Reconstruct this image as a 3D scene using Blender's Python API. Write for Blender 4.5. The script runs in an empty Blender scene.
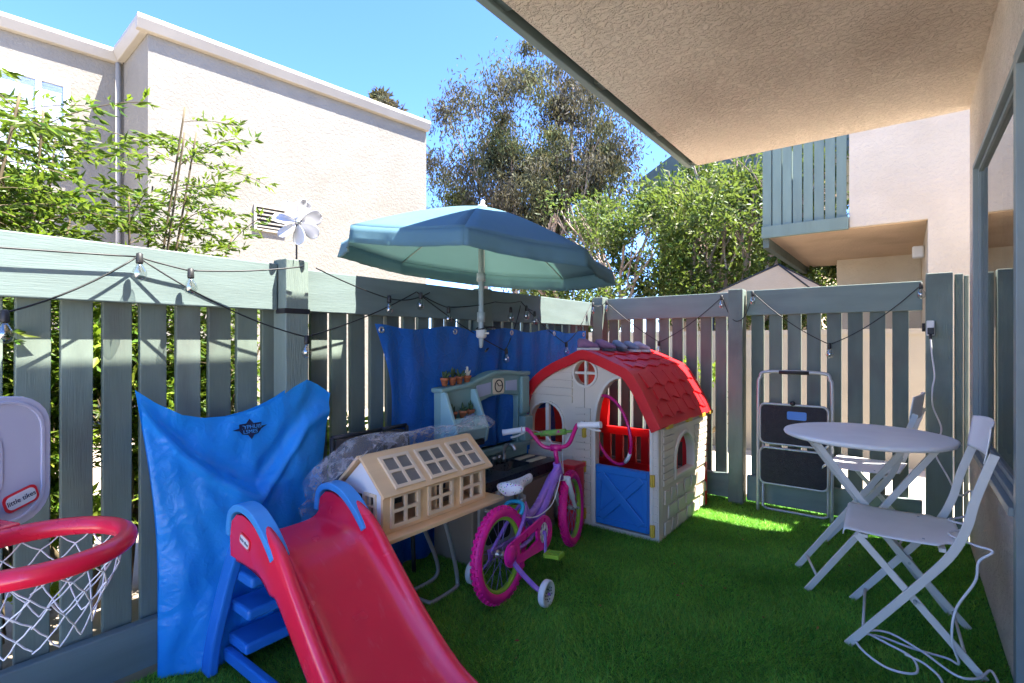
import bpy, bmesh, math, random
import numpy as np
from mathutils import Vector, Matrix
rnd = random.Random(7)
S = bpy.context.scene
COL = S.collection
rad = math.radians

# ------------------------------------------------------------------ camera, world, sun, exposure
cam_d = bpy.data.cameras.new('camera'); cam = bpy.data.objects.new('camera', cam_d); COL.objects.link(cam)
cam.location = (0, 0, 1.18); cam.rotation_euler = (rad(90), 0, rad(37.5))
cam_d.lens = 18; cam_d.sensor_width = 36; cam_d.clip_start = 0.02; cam_d.clip_end = 600
S.camera = cam
SUNV = Vector((0.435, 0.215, 1.0)).normalized()
ELEV = math.asin(SUNV.z)
W = bpy.data.worlds.new('World'); S.world = W; W.use_nodes = True
nt = W.node_tree; bg = nt.nodes['Background']
sky = nt.nodes.new('ShaderNodeTexSky'); sky.sky_type = 'NISHITA'; sky.sun_disc = False
sky.sun_elevation = ELEV; sky.sun_rotation = math.atan2(SUNV.x, SUNV.y)
sky.air_density = 0.45; sky.dust_density = 0.1; sky.ozone_density = 2.8; sky.altitude = 200
hs_ = nt.nodes.new('ShaderNodeHueSaturation'); hs_.inputs['Saturation'].default_value = 1.17; hs_.inputs['Hue'].default_value = 0.509
nt.links.new(sky.outputs[0], hs_.inputs['Color']); nt.links.new(hs_.outputs[0], bg.inputs[0]); bg.inputs[1].default_value = 0.07
sd = bpy.data.lights.new('sun', 'SUN'); sun = bpy.data.objects.new('sun', sd); COL.objects.link(sun)
sd.energy = 2.0; sd.angle = rad(0.5); sd.color = (1.0, 0.95, 0.87)
sun.rotation_euler = (-SUNV).to_track_quat('-Z', 'Y').to_euler(); sun.location = (3, 3, 12)
vs = S.view_settings; vs.view_transform = 'Standard'; vs.look = 'None'; vs.gamma = 1; vs.use_curve_mapping = False
vs.exposure = 4.0
S.cycles.max_bounces = 12; S.cycles.diffuse_bounces = 6; S.cycles.transparent_max_bounces = 24

# ------------------------------------------------------------------ materials
def mat(name, color, rough=0.6, var=0.12, vscale=8.0, stretch=(1, 1, 1), bump=0.0, bscale=60.0, bstretch=None, metal=0.0, spec=0.4,
        island=0.0, trans=0.0, tcolor=None, alpha=1.0, color2=None, c2scale=3.0, c2lo=0.5, c2hi=0.65, detail=5, bdist=0.01, coat=0.0, c2stretch=(1, 1, 1)):
    m = bpy.data.materials.new(name); m.use_nodes = True
    t = m.node_tree; n = t.nodes; l = t.links
    b = n['Principled BSDF']; out = n['Material Output']
    b.inputs['Roughness'].default_value = rough; b.inputs['Metallic'].default_value = metal
    b.inputs['Specular IOR Level'].default_value = spec
    b.inputs['Coat Weight'].default_value = coat
    tc = n.new('ShaderNodeTexCoord')
    def noise(scale, st, det=5):
        mp = n.new('ShaderNodeMapping'); mp.inputs['Scale'].default_value = st
        l.new(tc.outputs['Object'], mp.inputs['Vector'])
        z = n.new('ShaderNodeTexNoise'); z.inputs['Scale'].default_value = scale; z.inputs['Detail'].default_value = det
        l.new(mp.outputs[0], z.inputs['Vector']); return z
    z = noise(vscale, stretch, detail)
    hsv = n.new('ShaderNodeHueSaturation'); hsv.inputs['Color'].default_value = (*color, 1)
    mr = n.new('ShaderNodeMapRange'); mr.inputs['From Min'].default_value = 0.25; mr.inputs['From Max'].default_value = 0.75
    mr.inputs['To Min'].default_value = 1 - var; mr.inputs['To Max'].default_value = 1 + var
    l.new(z.outputs['Fac'], mr.inputs['Value'])
    val = mr.outputs[0]
    if island:
        g = n.new('ShaderNodeNewGeometry')
        mi = n.new('ShaderNodeMapRange'); mi.inputs['To Min'].default_value = 1 - island; mi.inputs['To Max'].default_value = 1 + island
        l.new(g.outputs['Random Per Island'], mi.inputs['Value'])
        mm = n.new('ShaderNodeMath'); mm.operation = 'MULTIPLY'; l.new(val, mm.inputs[0]); l.new(mi.outputs[0], mm.inputs[1]); val = mm.outputs[0]
        mh = n.new('ShaderNodeMath'); mh.operation = 'MULTIPLY'; mh.inputs[1].default_value = 7.31
        l.new(g.outputs['Random Per Island'], mh.inputs[0])
        fr = n.new('ShaderNodeMath'); fr.operation = 'FRACT'; l.new(mh.outputs[0], fr.inputs[0])
        mh2 = n.new('ShaderNodeMapRange'); mh2.inputs['To Min'].default_value = 0.5 - island * 0.09; mh2.inputs['To Max'].default_value = 0.5 + island * 0.09
        l.new(fr.outputs[0], mh2.inputs['Value']); l.new(mh2.outputs[0], hsv.inputs['Hue'])
    l.new(val, hsv.inputs['Value'])
    colout = hsv.outputs[0]
    if color2 is not None:
        z2 = noise(c2scale, c2stretch, 6)
        m2 = n.new('ShaderNodeMapRange'); m2.inputs['From Min'].default_value = c2lo; m2.inputs['From Max'].default_value = c2hi
        l.new(z2.outputs['Fac'], m2.inputs['Value'])
        mx = n.new('ShaderNodeMix'); mx.data_type = 'RGBA'; l.new(m2.outputs[0], mx.inputs[0])
        l.new(colout, mx.inputs[6]); mx.inputs[7].default_value = (*color2, 1); colout = mx.outputs[2]
    l.new(colout, b.inputs['Base Color'])
    zr = noise(vscale * 2.3, stretch, 3)
    m3 = n.new('ShaderNodeMapRange'); m3.inputs['To Min'].default_value = max(0.02, rough - 0.1); m3.inputs['To Max'].default_value = min(1, rough + 0.1)
    l.new(zr.outputs['Fac'], m3.inputs['Value']); l.new(m3.outputs[0], b.inputs['Roughness'])
    if bump:
        zb = noise(bscale, bstretch or stretch, 6)
        bp = n.new('ShaderNodeBump'); bp.inputs['Strength'].default_value = bump; bp.inputs['Distance'].default_value = bdist
        l.new(zb.outputs['Fac'], bp.inputs['Height']); l.new(bp.outputs[0], b.inputs['Normal'])
    last = b.outputs[0]
    if trans:
        tr = n.new('ShaderNodeBsdfTranslucent')
        if tcolor: tr.inputs['Color'].default_value = (*tcolor, 1)
        else: l.new(colout, tr.inputs['Color'])
        ms = n.new('ShaderNodeMixShader'); ms.inputs[0].default_value = trans
        l.new(last, ms.inputs[1]); l.new(tr.outputs[0], ms.inputs[2]); last = ms.outputs[0]
    if alpha < 1:
        tp = n.new('ShaderNodeBsdfTransparent')
        ms = n.new('ShaderNodeMixShader'); ms.inputs[0].default_value = alpha
        l.new(tp.outputs[0], ms.inputs[1]); l.new(last, ms.inputs[2]); last = ms.outputs[0]
    l.new(last, out.inputs['Surface'])
    return m

def stucco(name, color, color2, scale=28, strength=0.55, c2lo=0.52, c2hi=0.75, crack=0.0):
    """trowelled stucco: layered ridges and blotchy weathering"""
    m = mat(name, color, 0.9, 0.07, 2.2, spec=0.15, color2=color2, c2scale=1.3, c2lo=c2lo, c2hi=c2hi)
    t = m.node_tree; n = t.nodes; l = t.links; b = n['Principled BSDF']
    tc = n.new('ShaderNodeTexCoord')
    w = n.new('ShaderNodeTexNoise'); w.inputs['Scale'].default_value = scale * 0.4; w.inputs['Detail'].default_value = 3
    l.new(tc.outputs['Object'], w.inputs['Vector'])
    ad = n.new('ShaderNodeVectorMath'); ad.operation = 'MULTIPLY_ADD'; ad.inputs[1].default_value = (0.06, 0.06, 0.06)
    l.new(w.outputs['Color'], ad.inputs[0]); l.new(tc.outputs['Object'], ad.inputs[2])
    a = n.new('ShaderNodeTexNoise'); a.inputs['Scale'].default_value = scale; a.inputs['Detail'].default_value = 4; a.inputs['Roughness'].default_value = 0.6
    l.new(ad.outputs[0], a.inputs['Vector'])
    r = n.new('ShaderNodeMapRange'); r.inputs['From Min'].default_value = 0.42; r.inputs['From Max'].default_value = 0.58
    l.new(a.outputs['Fac'], r.inputs['Value'])
    f = n.new('ShaderNodeTexNoise'); f.inputs['Scale'].default_value = scale * 9; f.inputs['Detail'].default_value = 3
    l.new(tc.outputs['Object'], f.inputs['Vector'])
    mx = n.new('ShaderNodeMath'); mx.operation = 'MULTIPLY_ADD'; mx.inputs[1].default_value = 0.45
    l.new(f.outputs['Fac'], mx.inputs[0]); l.new(r.outputs[0], mx.inputs[2])
    bp = n.new('ShaderNodeBump'); bp.inputs['Strength'].default_value = strength; bp.inputs['Distance'].default_value = 0.012
    l.new(mx.outputs[0], bp.inputs['Height']); l.new(bp.outputs[0], b.inputs['Normal'])
    if crack:
        # dirt caught in the trowel grooves
        src = b.inputs['Base Color'].links[0].from_socket
        r2 = n.new('ShaderNodeMapRange'); r2.inputs['From Min'].default_value = 0.44; r2.inputs['From Max'].default_value = 0.5
        r2.inputs['To Min'].default_value = 0.0; r2.inputs['To Max'].default_value = 1.0
        ab = n.new('ShaderNodeMath'); ab.operation = 'SUBTRACT'; ab.inputs[1].default_value = 0.5
        l.new(a.outputs['Fac'], ab.inputs[0])
        ab2 = n.new('ShaderNodeMath'); ab2.operation = 'ABSOLUTE'; l.new(ab.outputs[0], ab2.inputs[0])
        r2.inputs['From Min'].default_value = 0.0; r2.inputs['From Max'].default_value = 0.028
        l.new(ab2.outputs[0], r2.inputs['Value'])
        iv = n.new('ShaderNodeMath'); iv.operation = 'SUBTRACT'; iv.inputs[0].default_value = 1.0; l.new(r2.outputs[0], iv.inputs[1])
        mu = n.new('ShaderNodeMath'); mu.operation = 'MULTIPLY'; mu.inputs[1].default_value = crack; l.new(iv.outputs[0], mu.inputs[0])
        mm = n.new('ShaderNodeMix'); mm.data_type = 'RGBA'; l.new(mu.outputs[0], mm.inputs[0]); l.new(src, mm.inputs[6])
        mm.inputs[7].default_value = (color[0] * 0.45, color[1] * 0.42, color[2] * 0.38, 1)
        l.new(mm.outputs[2], b.inputs['Base Color'])
    return m

TEAL = (0.165, 0.232, 0.222)
M = {}
M['slat'] = mat('painted_slat', (0.135, 0.170, 0.138), 0.62, 0.16, 5, (3, 3, 0.7), 0.14, 40, (5, 5, 0.35), island=0.24, color2=(0.095, 0.10, 0.085), c2scale=3.2, c2lo=0.5, c2hi=0.78, c2stretch=(2, 2, 0.8))
M['rail'] = mat('painted_rail', (0.135, 0.18, 0.168), 0.6, 0.12, 5, (3, 0.6, 3), 0.12, 40, (5, 0.3, 6), color2=(0.15, 0.20, 0.195), c2scale=2.5, c2stretch=(1, 0.5, 4))
M['rail_x'] = mat('painted_rail_across', (0.175, 0.23, 0.205), 0.6, 0.12, 5, (0.6, 3, 3), 0.12, 40, (0.3, 5, 6), color2=(0.14, 0.18, 0.175), c2scale=2.5, c2stretch=(0.5, 1, 4))
M['post'] = mat('painted_post', (0.16, 0.205, 0.175), 0.6, 0.14, 5, (3, 3, 0.7), 0.4, 40, (5, 5, 0.35), color2=(0.11, 0.14, 0.125), c2scale=2.2)
M['teal_dark'] = mat('dark_green_paint', (0.075, 0.10, 0.088), 0.6, 0.15, 6, bump=0.2)
M['balcony'] = mat('balcony_paint', (0.15, 0.21, 0.18), 0.6, 0.1, 4, (3, 3, 0.6), 0.3, 30, (5, 5, 0.4), island=0.08)
M['stucco_own'] = stucco('tan_stucco', (0.76, 0.66, 0.545), (0.60, 0.50, 0.40), 38, 0.85, c2lo=0.45, c2hi=0.72, crack=0.36)
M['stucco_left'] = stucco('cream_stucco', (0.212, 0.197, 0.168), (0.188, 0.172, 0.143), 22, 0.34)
M['stucco_back'] = stucco('pale_stucco', (0.56, 0.49, 0.385), (0.49, 0.42, 0.32), 26, 0.4)
M['stucco_under'] = stucco('underside_stucco', (0.62, 0.45, 0.30), (0.48, 0.34, 0.22), 30, 0.5)
M['white_trim'] = mat('cream_trim_paint', (0.33, 0.30, 0.25), 0.6, 0.08, 2, bump=0.1, color2=(0.27, 0.24, 0.19), c2scale=1.5, c2lo=0.58, c2hi=0.75)
M['grey_frame'] = mat('blue_grey_window_frame', (0.19, 0.23, 0.225), 0.4, 0.08, 6)
M['white_metal'] = mat('white_powder_coat', (0.80, 0.785, 0.74), 0.45, 0.05, 7, bump=0.03, bscale=200)
M['cream_metal'] = mat('pale_grey_powder_coat', (0.62, 0.605, 0.545), 0.45, 0.08, 7)
M['red'] = mat('red_plastic', (0.74, 0.02, 0.03), 0.33, 0.06, 4, bump=0.03, bscale=120, spec=0.5, color2=(0.66, 0.05, 0.06), c2scale=7, c2lo=0.6, c2hi=0.9)
M['slide_red'] = mat('glossy_crimson_plastic', (0.82, 0.014, 0.052), 0.24, 0.05, 4, bump=0.02, bscale=90, spec=0.6, color2=(0.84, 0.075, 0.13), c2scale=11, c2lo=0.60, c2hi=0.85, c2stretch=(1, 2.5, 1))
M['roof_red'] = mat('red_roof_plastic', (0.76, 0.018, 0.025), 0.42, 0.07, 3, trans=0.22, tcolor=(0.95, 0.08, 0.07), bump=0.06, bscale=80, spec=0.45, color2=(0.68, 0.09, 0.08), c2scale=6, c2lo=0.6, c2hi=0.85)
M['blue'] = mat('blue_plastic', (0.022, 0.17, 0.55), 0.36, 0.07, 5, bump=0.03, bscale=120)
M['lblue'] = mat('light_blue_plastic', (0.06, 0.30, 0.66), 0.34, 0.06, 5)
M['doorblue'] = mat('door_blue_plastic', (0.02, 0.17, 0.50), 0.4, 0.07, 5)
M['red_panel'] = mat('thin_red_plastic', (0.78, 0.03, 0.035), 0.4, 0.06, 4, trans=0.45, tcolor=(0.95, 0.09, 0.08))
M['beige'] = mat('beige_house_plastic', (0.68, 0.585, 0.46), 0.5, 0.05, 4, bump=0.05, bscale=90)
M['beige2'] = mat('pale_trim_plastic', (0.74, 0.66, 0.54), 0.5, 0.05, 4)
M['yellow'] = mat('yellow_plastic', (0.62, 0.40, 0.04), 0.45, 0.06, 5)
M['board'] = mat('grey_lilac_plastic', (0.50, 0.50, 0.60), 0.4, 0.05, 5, bump=0.02)
M['white'] = mat('white_plastic', (0.74, 0.73, 0.71), 0.45, 0.05, 6)
M['cable'] = mat('white_cable', (0.70, 0.69, 0.68), 0.5, 0.06, 9)
M['net'] = mat('white_net_cord', (0.66, 0.65, 0.66), 0.8, 0.1, 30)
M['black'] = mat('black_plastic', (0.018, 0.018, 0.02), 0.5, 0.2, 8)
M['blackmesh'] = mat('dark_brown_sling_fabric', (0.045, 0.042, 0.042), 0.7, 0.15, 120, bump=0.2, bscale=300)
M['ink'] = mat('dark_blue_ink', (0.005, 0.012, 0.05), 0.5, 0.1, 10)
M['steel'] = mat('brushed_steel', (0.55, 0.55, 0.54), 0.3, 0.08, 20, metal=0.9)
M['greysteel'] = mat('grey_painted_steel', (0.42, 0.43, 0.42), 0.35, 0.08, 20, metal=0.4)
M['tread'] = mat('black_rubber_tread', (0.03, 0.03, 0.036), 0.8, 0.2, 40, bump=0.5, bscale=250)
M['wood'] = mat('pale_birch_wood', (0.80, 0.53, 0.27), 0.55, 0.08, 5, (4, 0.6, 4), 0.06, 60, (4, 0.3, 4))
M['wood2'] = mat('light_birch_frame', (0.80, 0.60, 0.38), 0.55, 0.07, 6, (4, 0.6, 4))
M['pane_dark'] = mat('grey_dolls_pane', (0.20, 0.175, 0.14), 0.35, 0.15, 6)
M['film'] = mat('clear_plastic_film', (0.85, 0.83, 0.86), 0.22, 0.05, 6, bump=0.6, bscale=26, spec=0.5, trans=0.5, tcolor=(0.9, 0.88, 0.92), alpha=0.22)
M['kit_teal'] = mat('grey_teal_plastic', (0.21, 0.34, 0.31), 0.45, 0.06, 5)
M['kit_light'] = mat('light_teal_plastic', (0.29, 0.46, 0.44), 0.45, 0.06, 5)
M['kit_body'] = mat('brown_beige_plastic', (0.30, 0.23, 0.16), 0.5, 0.12, 4, (1, 1, 0.4))
M['kit_top'] = mat('black_counter_plastic', (0.022, 0.022, 0.027), 0.3, 0.2, 25)
M['kit_tile'] = mat('pale_lilac_panel', (0.40, 0.45, 0.58), 0.4, 0.05, 5)
M['cream'] = mat('cream_paper', (0.70, 0.62, 0.45), 0.6, 0.05, 5)
M['terracotta'] = mat('terracotta', (0.42, 0.13, 0.055), 0.75, 0.15, 30)
M['succulent'] = mat('succulent_green', (0.05, 0.09, 0.035), 0.6, 0.2, 30, island=0.3)
M['turq'] = mat('turquoise_plastic', (0.03, 0.42, 0.38), 0.4, 0.05, 5)
M['pink'] = mat('hot_pink_rubber', (0.80, 0.015, 0.26), 0.55, 0.08, 10)
M['pinkgloss'] = mat('hot_pink_plastic', (0.80, 0.015, 0.28), 0.3, 0.06, 10)
M['magenta'] = mat('magenta_paint', (0.60, 0.015, 0.18), 0.3, 0.06, 10, coat=0.4)
M['purple'] = mat('lavender_frame_paint', (0.34, 0.16, 0.60), 0.28, 0.06, 8, coat=0.5)
M['lime'] = mat('lime_plastic', (0.30, 0.52, 0.04), 0.4, 0.08, 10)
M['pad'] = mat('green_foam_pad', (0.16, 0.34, 0.06), 0.6, 0.3, 60, color2=(0.45, 0.05, 0.2), c2scale=45, c2lo=0.6, c2hi=0.65)
M['spoke'] = mat('violet_spoke_steel', (0.28, 0.22, 0.5), 0.35, 0.05, 10, metal=0.5)
M['cyan'] = mat('cyan_brake_plastic', (0.03, 0.36, 0.50), 0.4, 0.06, 9)
M['shoe_p'] = mat('mauve_shoe_fabric', (0.25, 0.13, 0.23), 0.7, 0.15, 30, bump=0.2)
M['shoe_g'] = mat('grey_shoe_fabric', (0.20, 0.21, 0.26), 0.7, 0.2, 30, bump=0.2)
M['shoe_w'] = mat('pale_pink_shoe_fabric', (0.52, 0.36, 0.38), 0.7, 0.15, 30, bump=0.2)
M['sole'] = mat('dark_sole_rubber', (0.07, 0.07, 0.085), 0.7, 0.2, 30)
M['sole_w'] = mat('white_sole_rubber', (0.62, 0.60, 0.58), 0.6, 0.1, 30)
M['umb'] = mat('blue_umbrella_fabric', (0.115, 0.225, 0.285), 0.75, 0.08, 4, bump=0.12, bscale=14, spec=0.2, trans=0.36, tcolor=(0.33, 0.47, 0.42))
M['umbpole'] = mat('white_pole_paint', (0.34, 0.40, 0.39), 0.35, 0.05, 8)
M['wire'] = mat('black_wire', (0.012, 0.013, 0.013), 0.5, 0.1, 10)
M['socket'] = mat('black_bulb_socket', (0.02, 0.02, 0.02), 0.5, 0.1, 10)
M['spinner'] = mat('pale_metal_petal', (0.60, 0.60, 0.62), 0.35, 0.05, 8, metal=0.35)
M['bark'] = mat('pale_bark', (0.30, 0.22, 0.17), 0.85, 0.3, 3, (4, 4, 0.6), 0.5, 20, (5, 5, 0.6), color2=(0.46, 0.40, 0.34), c2scale=1.2)
M['stem'] = mat('brown_green_stem', (0.12, 0.09, 0.05), 0.8, 0.2, 20)
M['leaf_nan'] = mat('fresh_green_leaf', (0.078, 0.13, 0.015), 0.45, 0.1, 3, island=0.42, trans=0.45, tcolor=(0.165, 0.245, 0.02), spec=0.35)
M['leaf_hedge'] = mat('hedge_leaf', (0.17, 0.25, 0.03), 0.5, 0.15, 3, island=0.5, trans=0.4, tcolor=(0.26, 0.38, 0.03), spec=0.3)
M['leaf_euc'] = mat('grey_eucalyptus_leaf', (0.075, 0.07, 0.052), 0.55, 0.15, 0.4, island=0.5, trans=0.2, tcolor=(0.16, 0.14, 0.06), spec=0.06, color2=(0.085, 0.105, 0.035), c2scale=0.5, c2lo=0.45, c2hi=0.62)
M['leaf_tree'] = mat('yellow_green_leaf', (0.075, 0.112, 0.028), 0.5, 0.15, 0.6, island=0.55, trans=0.35, tcolor=(0.17, 0.24, 0.035), spec=0.3, color2=(0.12, 0.11, 0.045), c2scale=1.1, c2lo=0.55, c2hi=0.68)
M['brownleaf'] = mat('rust_leaf', (0.32, 0.10, 0.04), 0.7, 0.2, 3, island=0.4)
M['dirt'] = mat('dry_soil', (0.34, 0.28, 0.21), 0.95, 0.2, 3, bump=0.5, bscale=25)
M['concrete'] = mat('pale_concrete', (0.50, 0.42, 0.33), 0.9, 0.1, 2, bump=0.2, bscale=60)
M['turf_base'] = mat('turf_backing', (0.06, 0.17, 0.02), 0.95, 0.3, 40)
M['blade'] = mat('turf_blade', (0.20, 0.43, 0.058), 0.5, 0.36, 2.6, island=0.5, trans=0.35, tcolor=(0.18, 0.46, 0.04), spec=0.3)
M['blind'] = mat('white_blind', (0.80, 0.78, 0.74), 0.6, 0.04, 4)
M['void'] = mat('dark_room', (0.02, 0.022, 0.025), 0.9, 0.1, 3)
M['curtain'] = mat('grey_curtain', (0.22, 0.235, 0.24), 0.8, 0.1, 3, (1, 6, 0.3))
M['thatch'] = mat('brown_canopy_fabric', (0.46, 0.35, 0.22), 0.9, 0.15, 3, bump=0.2)

def glassmat(name, tint, rough, alpha):
    m = bpy.data.materials.new(name); m.use_nodes = True
    t = m.node_tree; n = t.nodes; l = t.links; out = n['Material Output']
    n.remove(n['Principled BSDF'])
    tp = n.new('ShaderNodeBsdfTransparent'); tp.inputs[0].default_value = (*tint, 1)
    g = n.new('ShaderNodeBsdfGlossy'); g.inputs['Roughness'].default_value = rough
    fr = n.new('ShaderNodeFresnel'); fr.inputs['IOR'].default_value = 1.5
    z = n.new('ShaderNodeMath'); z.operation = 'MULTIPLY_ADD'; z.inputs[1].default_value = 1.0; z.inputs[2].default_value = alpha; z.use_clamp = True
    l.new(fr.outputs[0], z.inputs[0])
    ge = n.new('ShaderNodeNewGeometry'); iv = n.new('ShaderNodeMath'); iv.operation = 'SUBTRACT'; iv.inputs[0].default_value = 1.0; l.new(ge.outputs['Backfacing'], iv.inputs[1])
    ff = n.new('ShaderNodeMath'); ff.operation = 'MULTIPLY'; l.new(z.outputs[0], ff.inputs[0]); l.new(iv.outputs[0], ff.inputs[1])
    s = n.new('ShaderNodeMixShader'); l.new(ff.outputs[0], s.inputs[0]); l.new(tp.outputs[0], s.inputs[1]); l.new(g.outputs[0], s.inputs[2])
    l.new(s.outputs[0], out.inputs['Surface'])
    return m
M['glass'] = glassmat('window_glass', (0.55, 0.62, 0.62), 0.02, 0.12)
M['bulb'] = glassmat('bulb_glass', (0.9, 0.92, 0.92), 0.08, 0.24)

# tarp: woven poly sheet with fine crease bump
def tarpmat(name, color, tcolor, tr, rough, scale, strength):
    m = mat(name, color, rough, 0.08, 3, trans=tr, tcolor=tcolor, spec=0.5)
    t = m.node_tree; n = t.nodes; l = t.links; b = n['Principled BSDF']
    tc = n.new('ShaderNodeTexCoord')
    w = n.new('ShaderNodeTexNoise'); w.inputs['Scale'].default_value = scale * 0.5; l.new(tc.outputs['Object'], w.inputs['Vector'])
    ad = n.new('ShaderNodeVectorMath'); ad.operation = 'MULTIPLY_ADD'; ad.inputs[1].default_value = (0.12, 0.12, 0.12)
    l.new(w.outputs['Color'], ad.inputs[0]); l.new(tc.outputs['Object'], ad.inputs[2])
    v = n.new('ShaderNodeTexVoronoi'); v.feature = 'DISTANCE_TO_EDGE'; v.inputs['Scale'].default_value = scale
    l.new(ad.outputs[0], v.inputs['Vector'])
    z = n.new('ShaderNodeTexNoise'); z.inputs['Scale'].default_value = scale * 1.4; z.inputs['Detail'].default_value = 6; z.inputs['Distortion'].default_value = 1.2
    l.new(ad.outputs[0], z.inputs['Vector'])
    mr = n.new('ShaderNodeMapRange'); mr.inputs['From Max'].default_value = 0.12; l.new(v.outputs['Distance'], mr.inputs['Value'])
    a = n.new('ShaderNodeMath'); a.operation = 'MULTIPLY_ADD'; a.inputs[1].default_value = 0.35; l.new(mr.outputs[0], a.inputs[0]); l.new(z.outputs['Fac'], a.inputs[2])
    bp = n.new('ShaderNodeBump'); bp.inputs['Strength'].default_value = strength; bp.inputs['Distance'].default_value = 0.02
    l.new(a.outputs[0], bp.inputs['Height']); l.new(bp.outputs[0], b.inputs['Normal'])
    return m
M['tarp'] = tarpmat('dark_blue_tarp', (0.014, 0.11, 0.44), (0.03, 0.22, 0.75), 0.42, 0.35, 15, 0.4)
def crease(m, scale, strength, dist, film=False):
    """sharp random creases: ridged noise at two sizes"""
    t = m.node_tree; n = t.nodes; l = t.links; b = n['Principled BSDF']
    tc = n.new('ShaderNodeTexCoord'); acc = None
    for sc_, wt in ((scale, 1.0), (scale * 2.6, 0.45), (scale * 6, 0.2)):
        z = n.new('ShaderNodeTexNoise'); z.inputs['Scale'].default_value = sc_; z.inputs['Detail'].default_value = 1.5; z.inputs['Distortion'].default_value = 0.8
        l.new(tc.outputs['Object'], z.inputs['Vector'])
        a = n.new('ShaderNodeMath'); a.operation = 'SUBTRACT'; a.inputs[1].default_value = 0.5; l.new(z.outputs['Fac'], a.inputs[0])
        ab = n.new('ShaderNodeMath'); ab.operation = 'ABSOLUTE'; l.new(a.outputs[0], ab.inputs[0])
        mu = n.new('ShaderNodeMath'); mu.operation = 'MULTIPLY_ADD'; mu.inputs[1].default_value = -wt * 4
        l.new(ab.outputs[0], mu.inputs[0])
        if acc is None: mu.inputs[2].default_value = 1.0
        else: l.new(acc, mu.inputs[2])
        acc = mu.outputs[0]
    bp = n.new('ShaderNodeBump'); bp.inputs['Strength'].default_value = strength; bp.inputs['Distance'].default_value = dist
    l.new(acc, bp.inputs['Height']); l.new(bp.outputs[0], b.inputs['Normal'])
    if film:
        ms = [q for q in n if q.type == 'MIX_SHADER' and q.outputs[0].is_linked and q.outputs[0].links[0].to_node.type == 'OUTPUT_MATERIAL'][0]
        r_ = n.new('ShaderNodeMapRange'); r_.inputs['From Min'].default_value = 0.35; r_.inputs['From Max'].default_value = 0.95; r_.inputs['To Min'].default_value = 0.10; r_.inputs['To Max'].default_value = 0.42
        l.new(acc, r_.inputs['Value']); l.new(r_.outputs[0], ms.inputs[0])
    return m
M['bag'] = crease(mat('bright_blue_poly', (0.022, 0.34, 0.86), 0.34, 0.07, 4, trans=0.32, tcolor=(0.02, 0.40, 0.95), spec=0.55), 6.5, 0.26, 0.013)
crease(M['film'], 9, 0.8, 0.02, True)

def saddle_mat():
    m = mat('white_saddle_vinyl_with_confetti_print', (0.72, 0.70, 0.70), 0.4, 0.05, 5)
    t = m.node_tree; n = t.nodes; l = t.links; b = n['Principled BSDF']
    src = b.inputs['Base Color'].links[0].from_socket
    tc = n.new('ShaderNodeTexCoord'); v = n.new('ShaderNodeTexVoronoi'); v.inputs['Scale'].default_value = 75
    l.new(tc.outputs['Object'], v.inputs['Vector'])
    r = n.new('ShaderNodeMath'); r.operation = 'LESS_THAN'; r.inputs[1].default_value = 0.27; l.new(v.outputs['Distance'], r.inputs[0])
    h = n.new('ShaderNodeHueSaturation'); h.inputs['Saturation'].default_value = 1.3; h.inputs['Value'].default_value = 0.55; l.new(v.outputs['Color'], h.inputs['Color'])
    mx = n.new('ShaderNodeMix'); mx.data_type = 'RGBA'; l.new(r.outputs[0], mx.inputs[0]); l.new(src, mx.inputs[6]); l.new(h.outputs[0], mx.inputs[7])
    l.new(mx.outputs[2], b.inputs['Base Color']); return m
M['saddle'] = saddle_mat()

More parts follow.
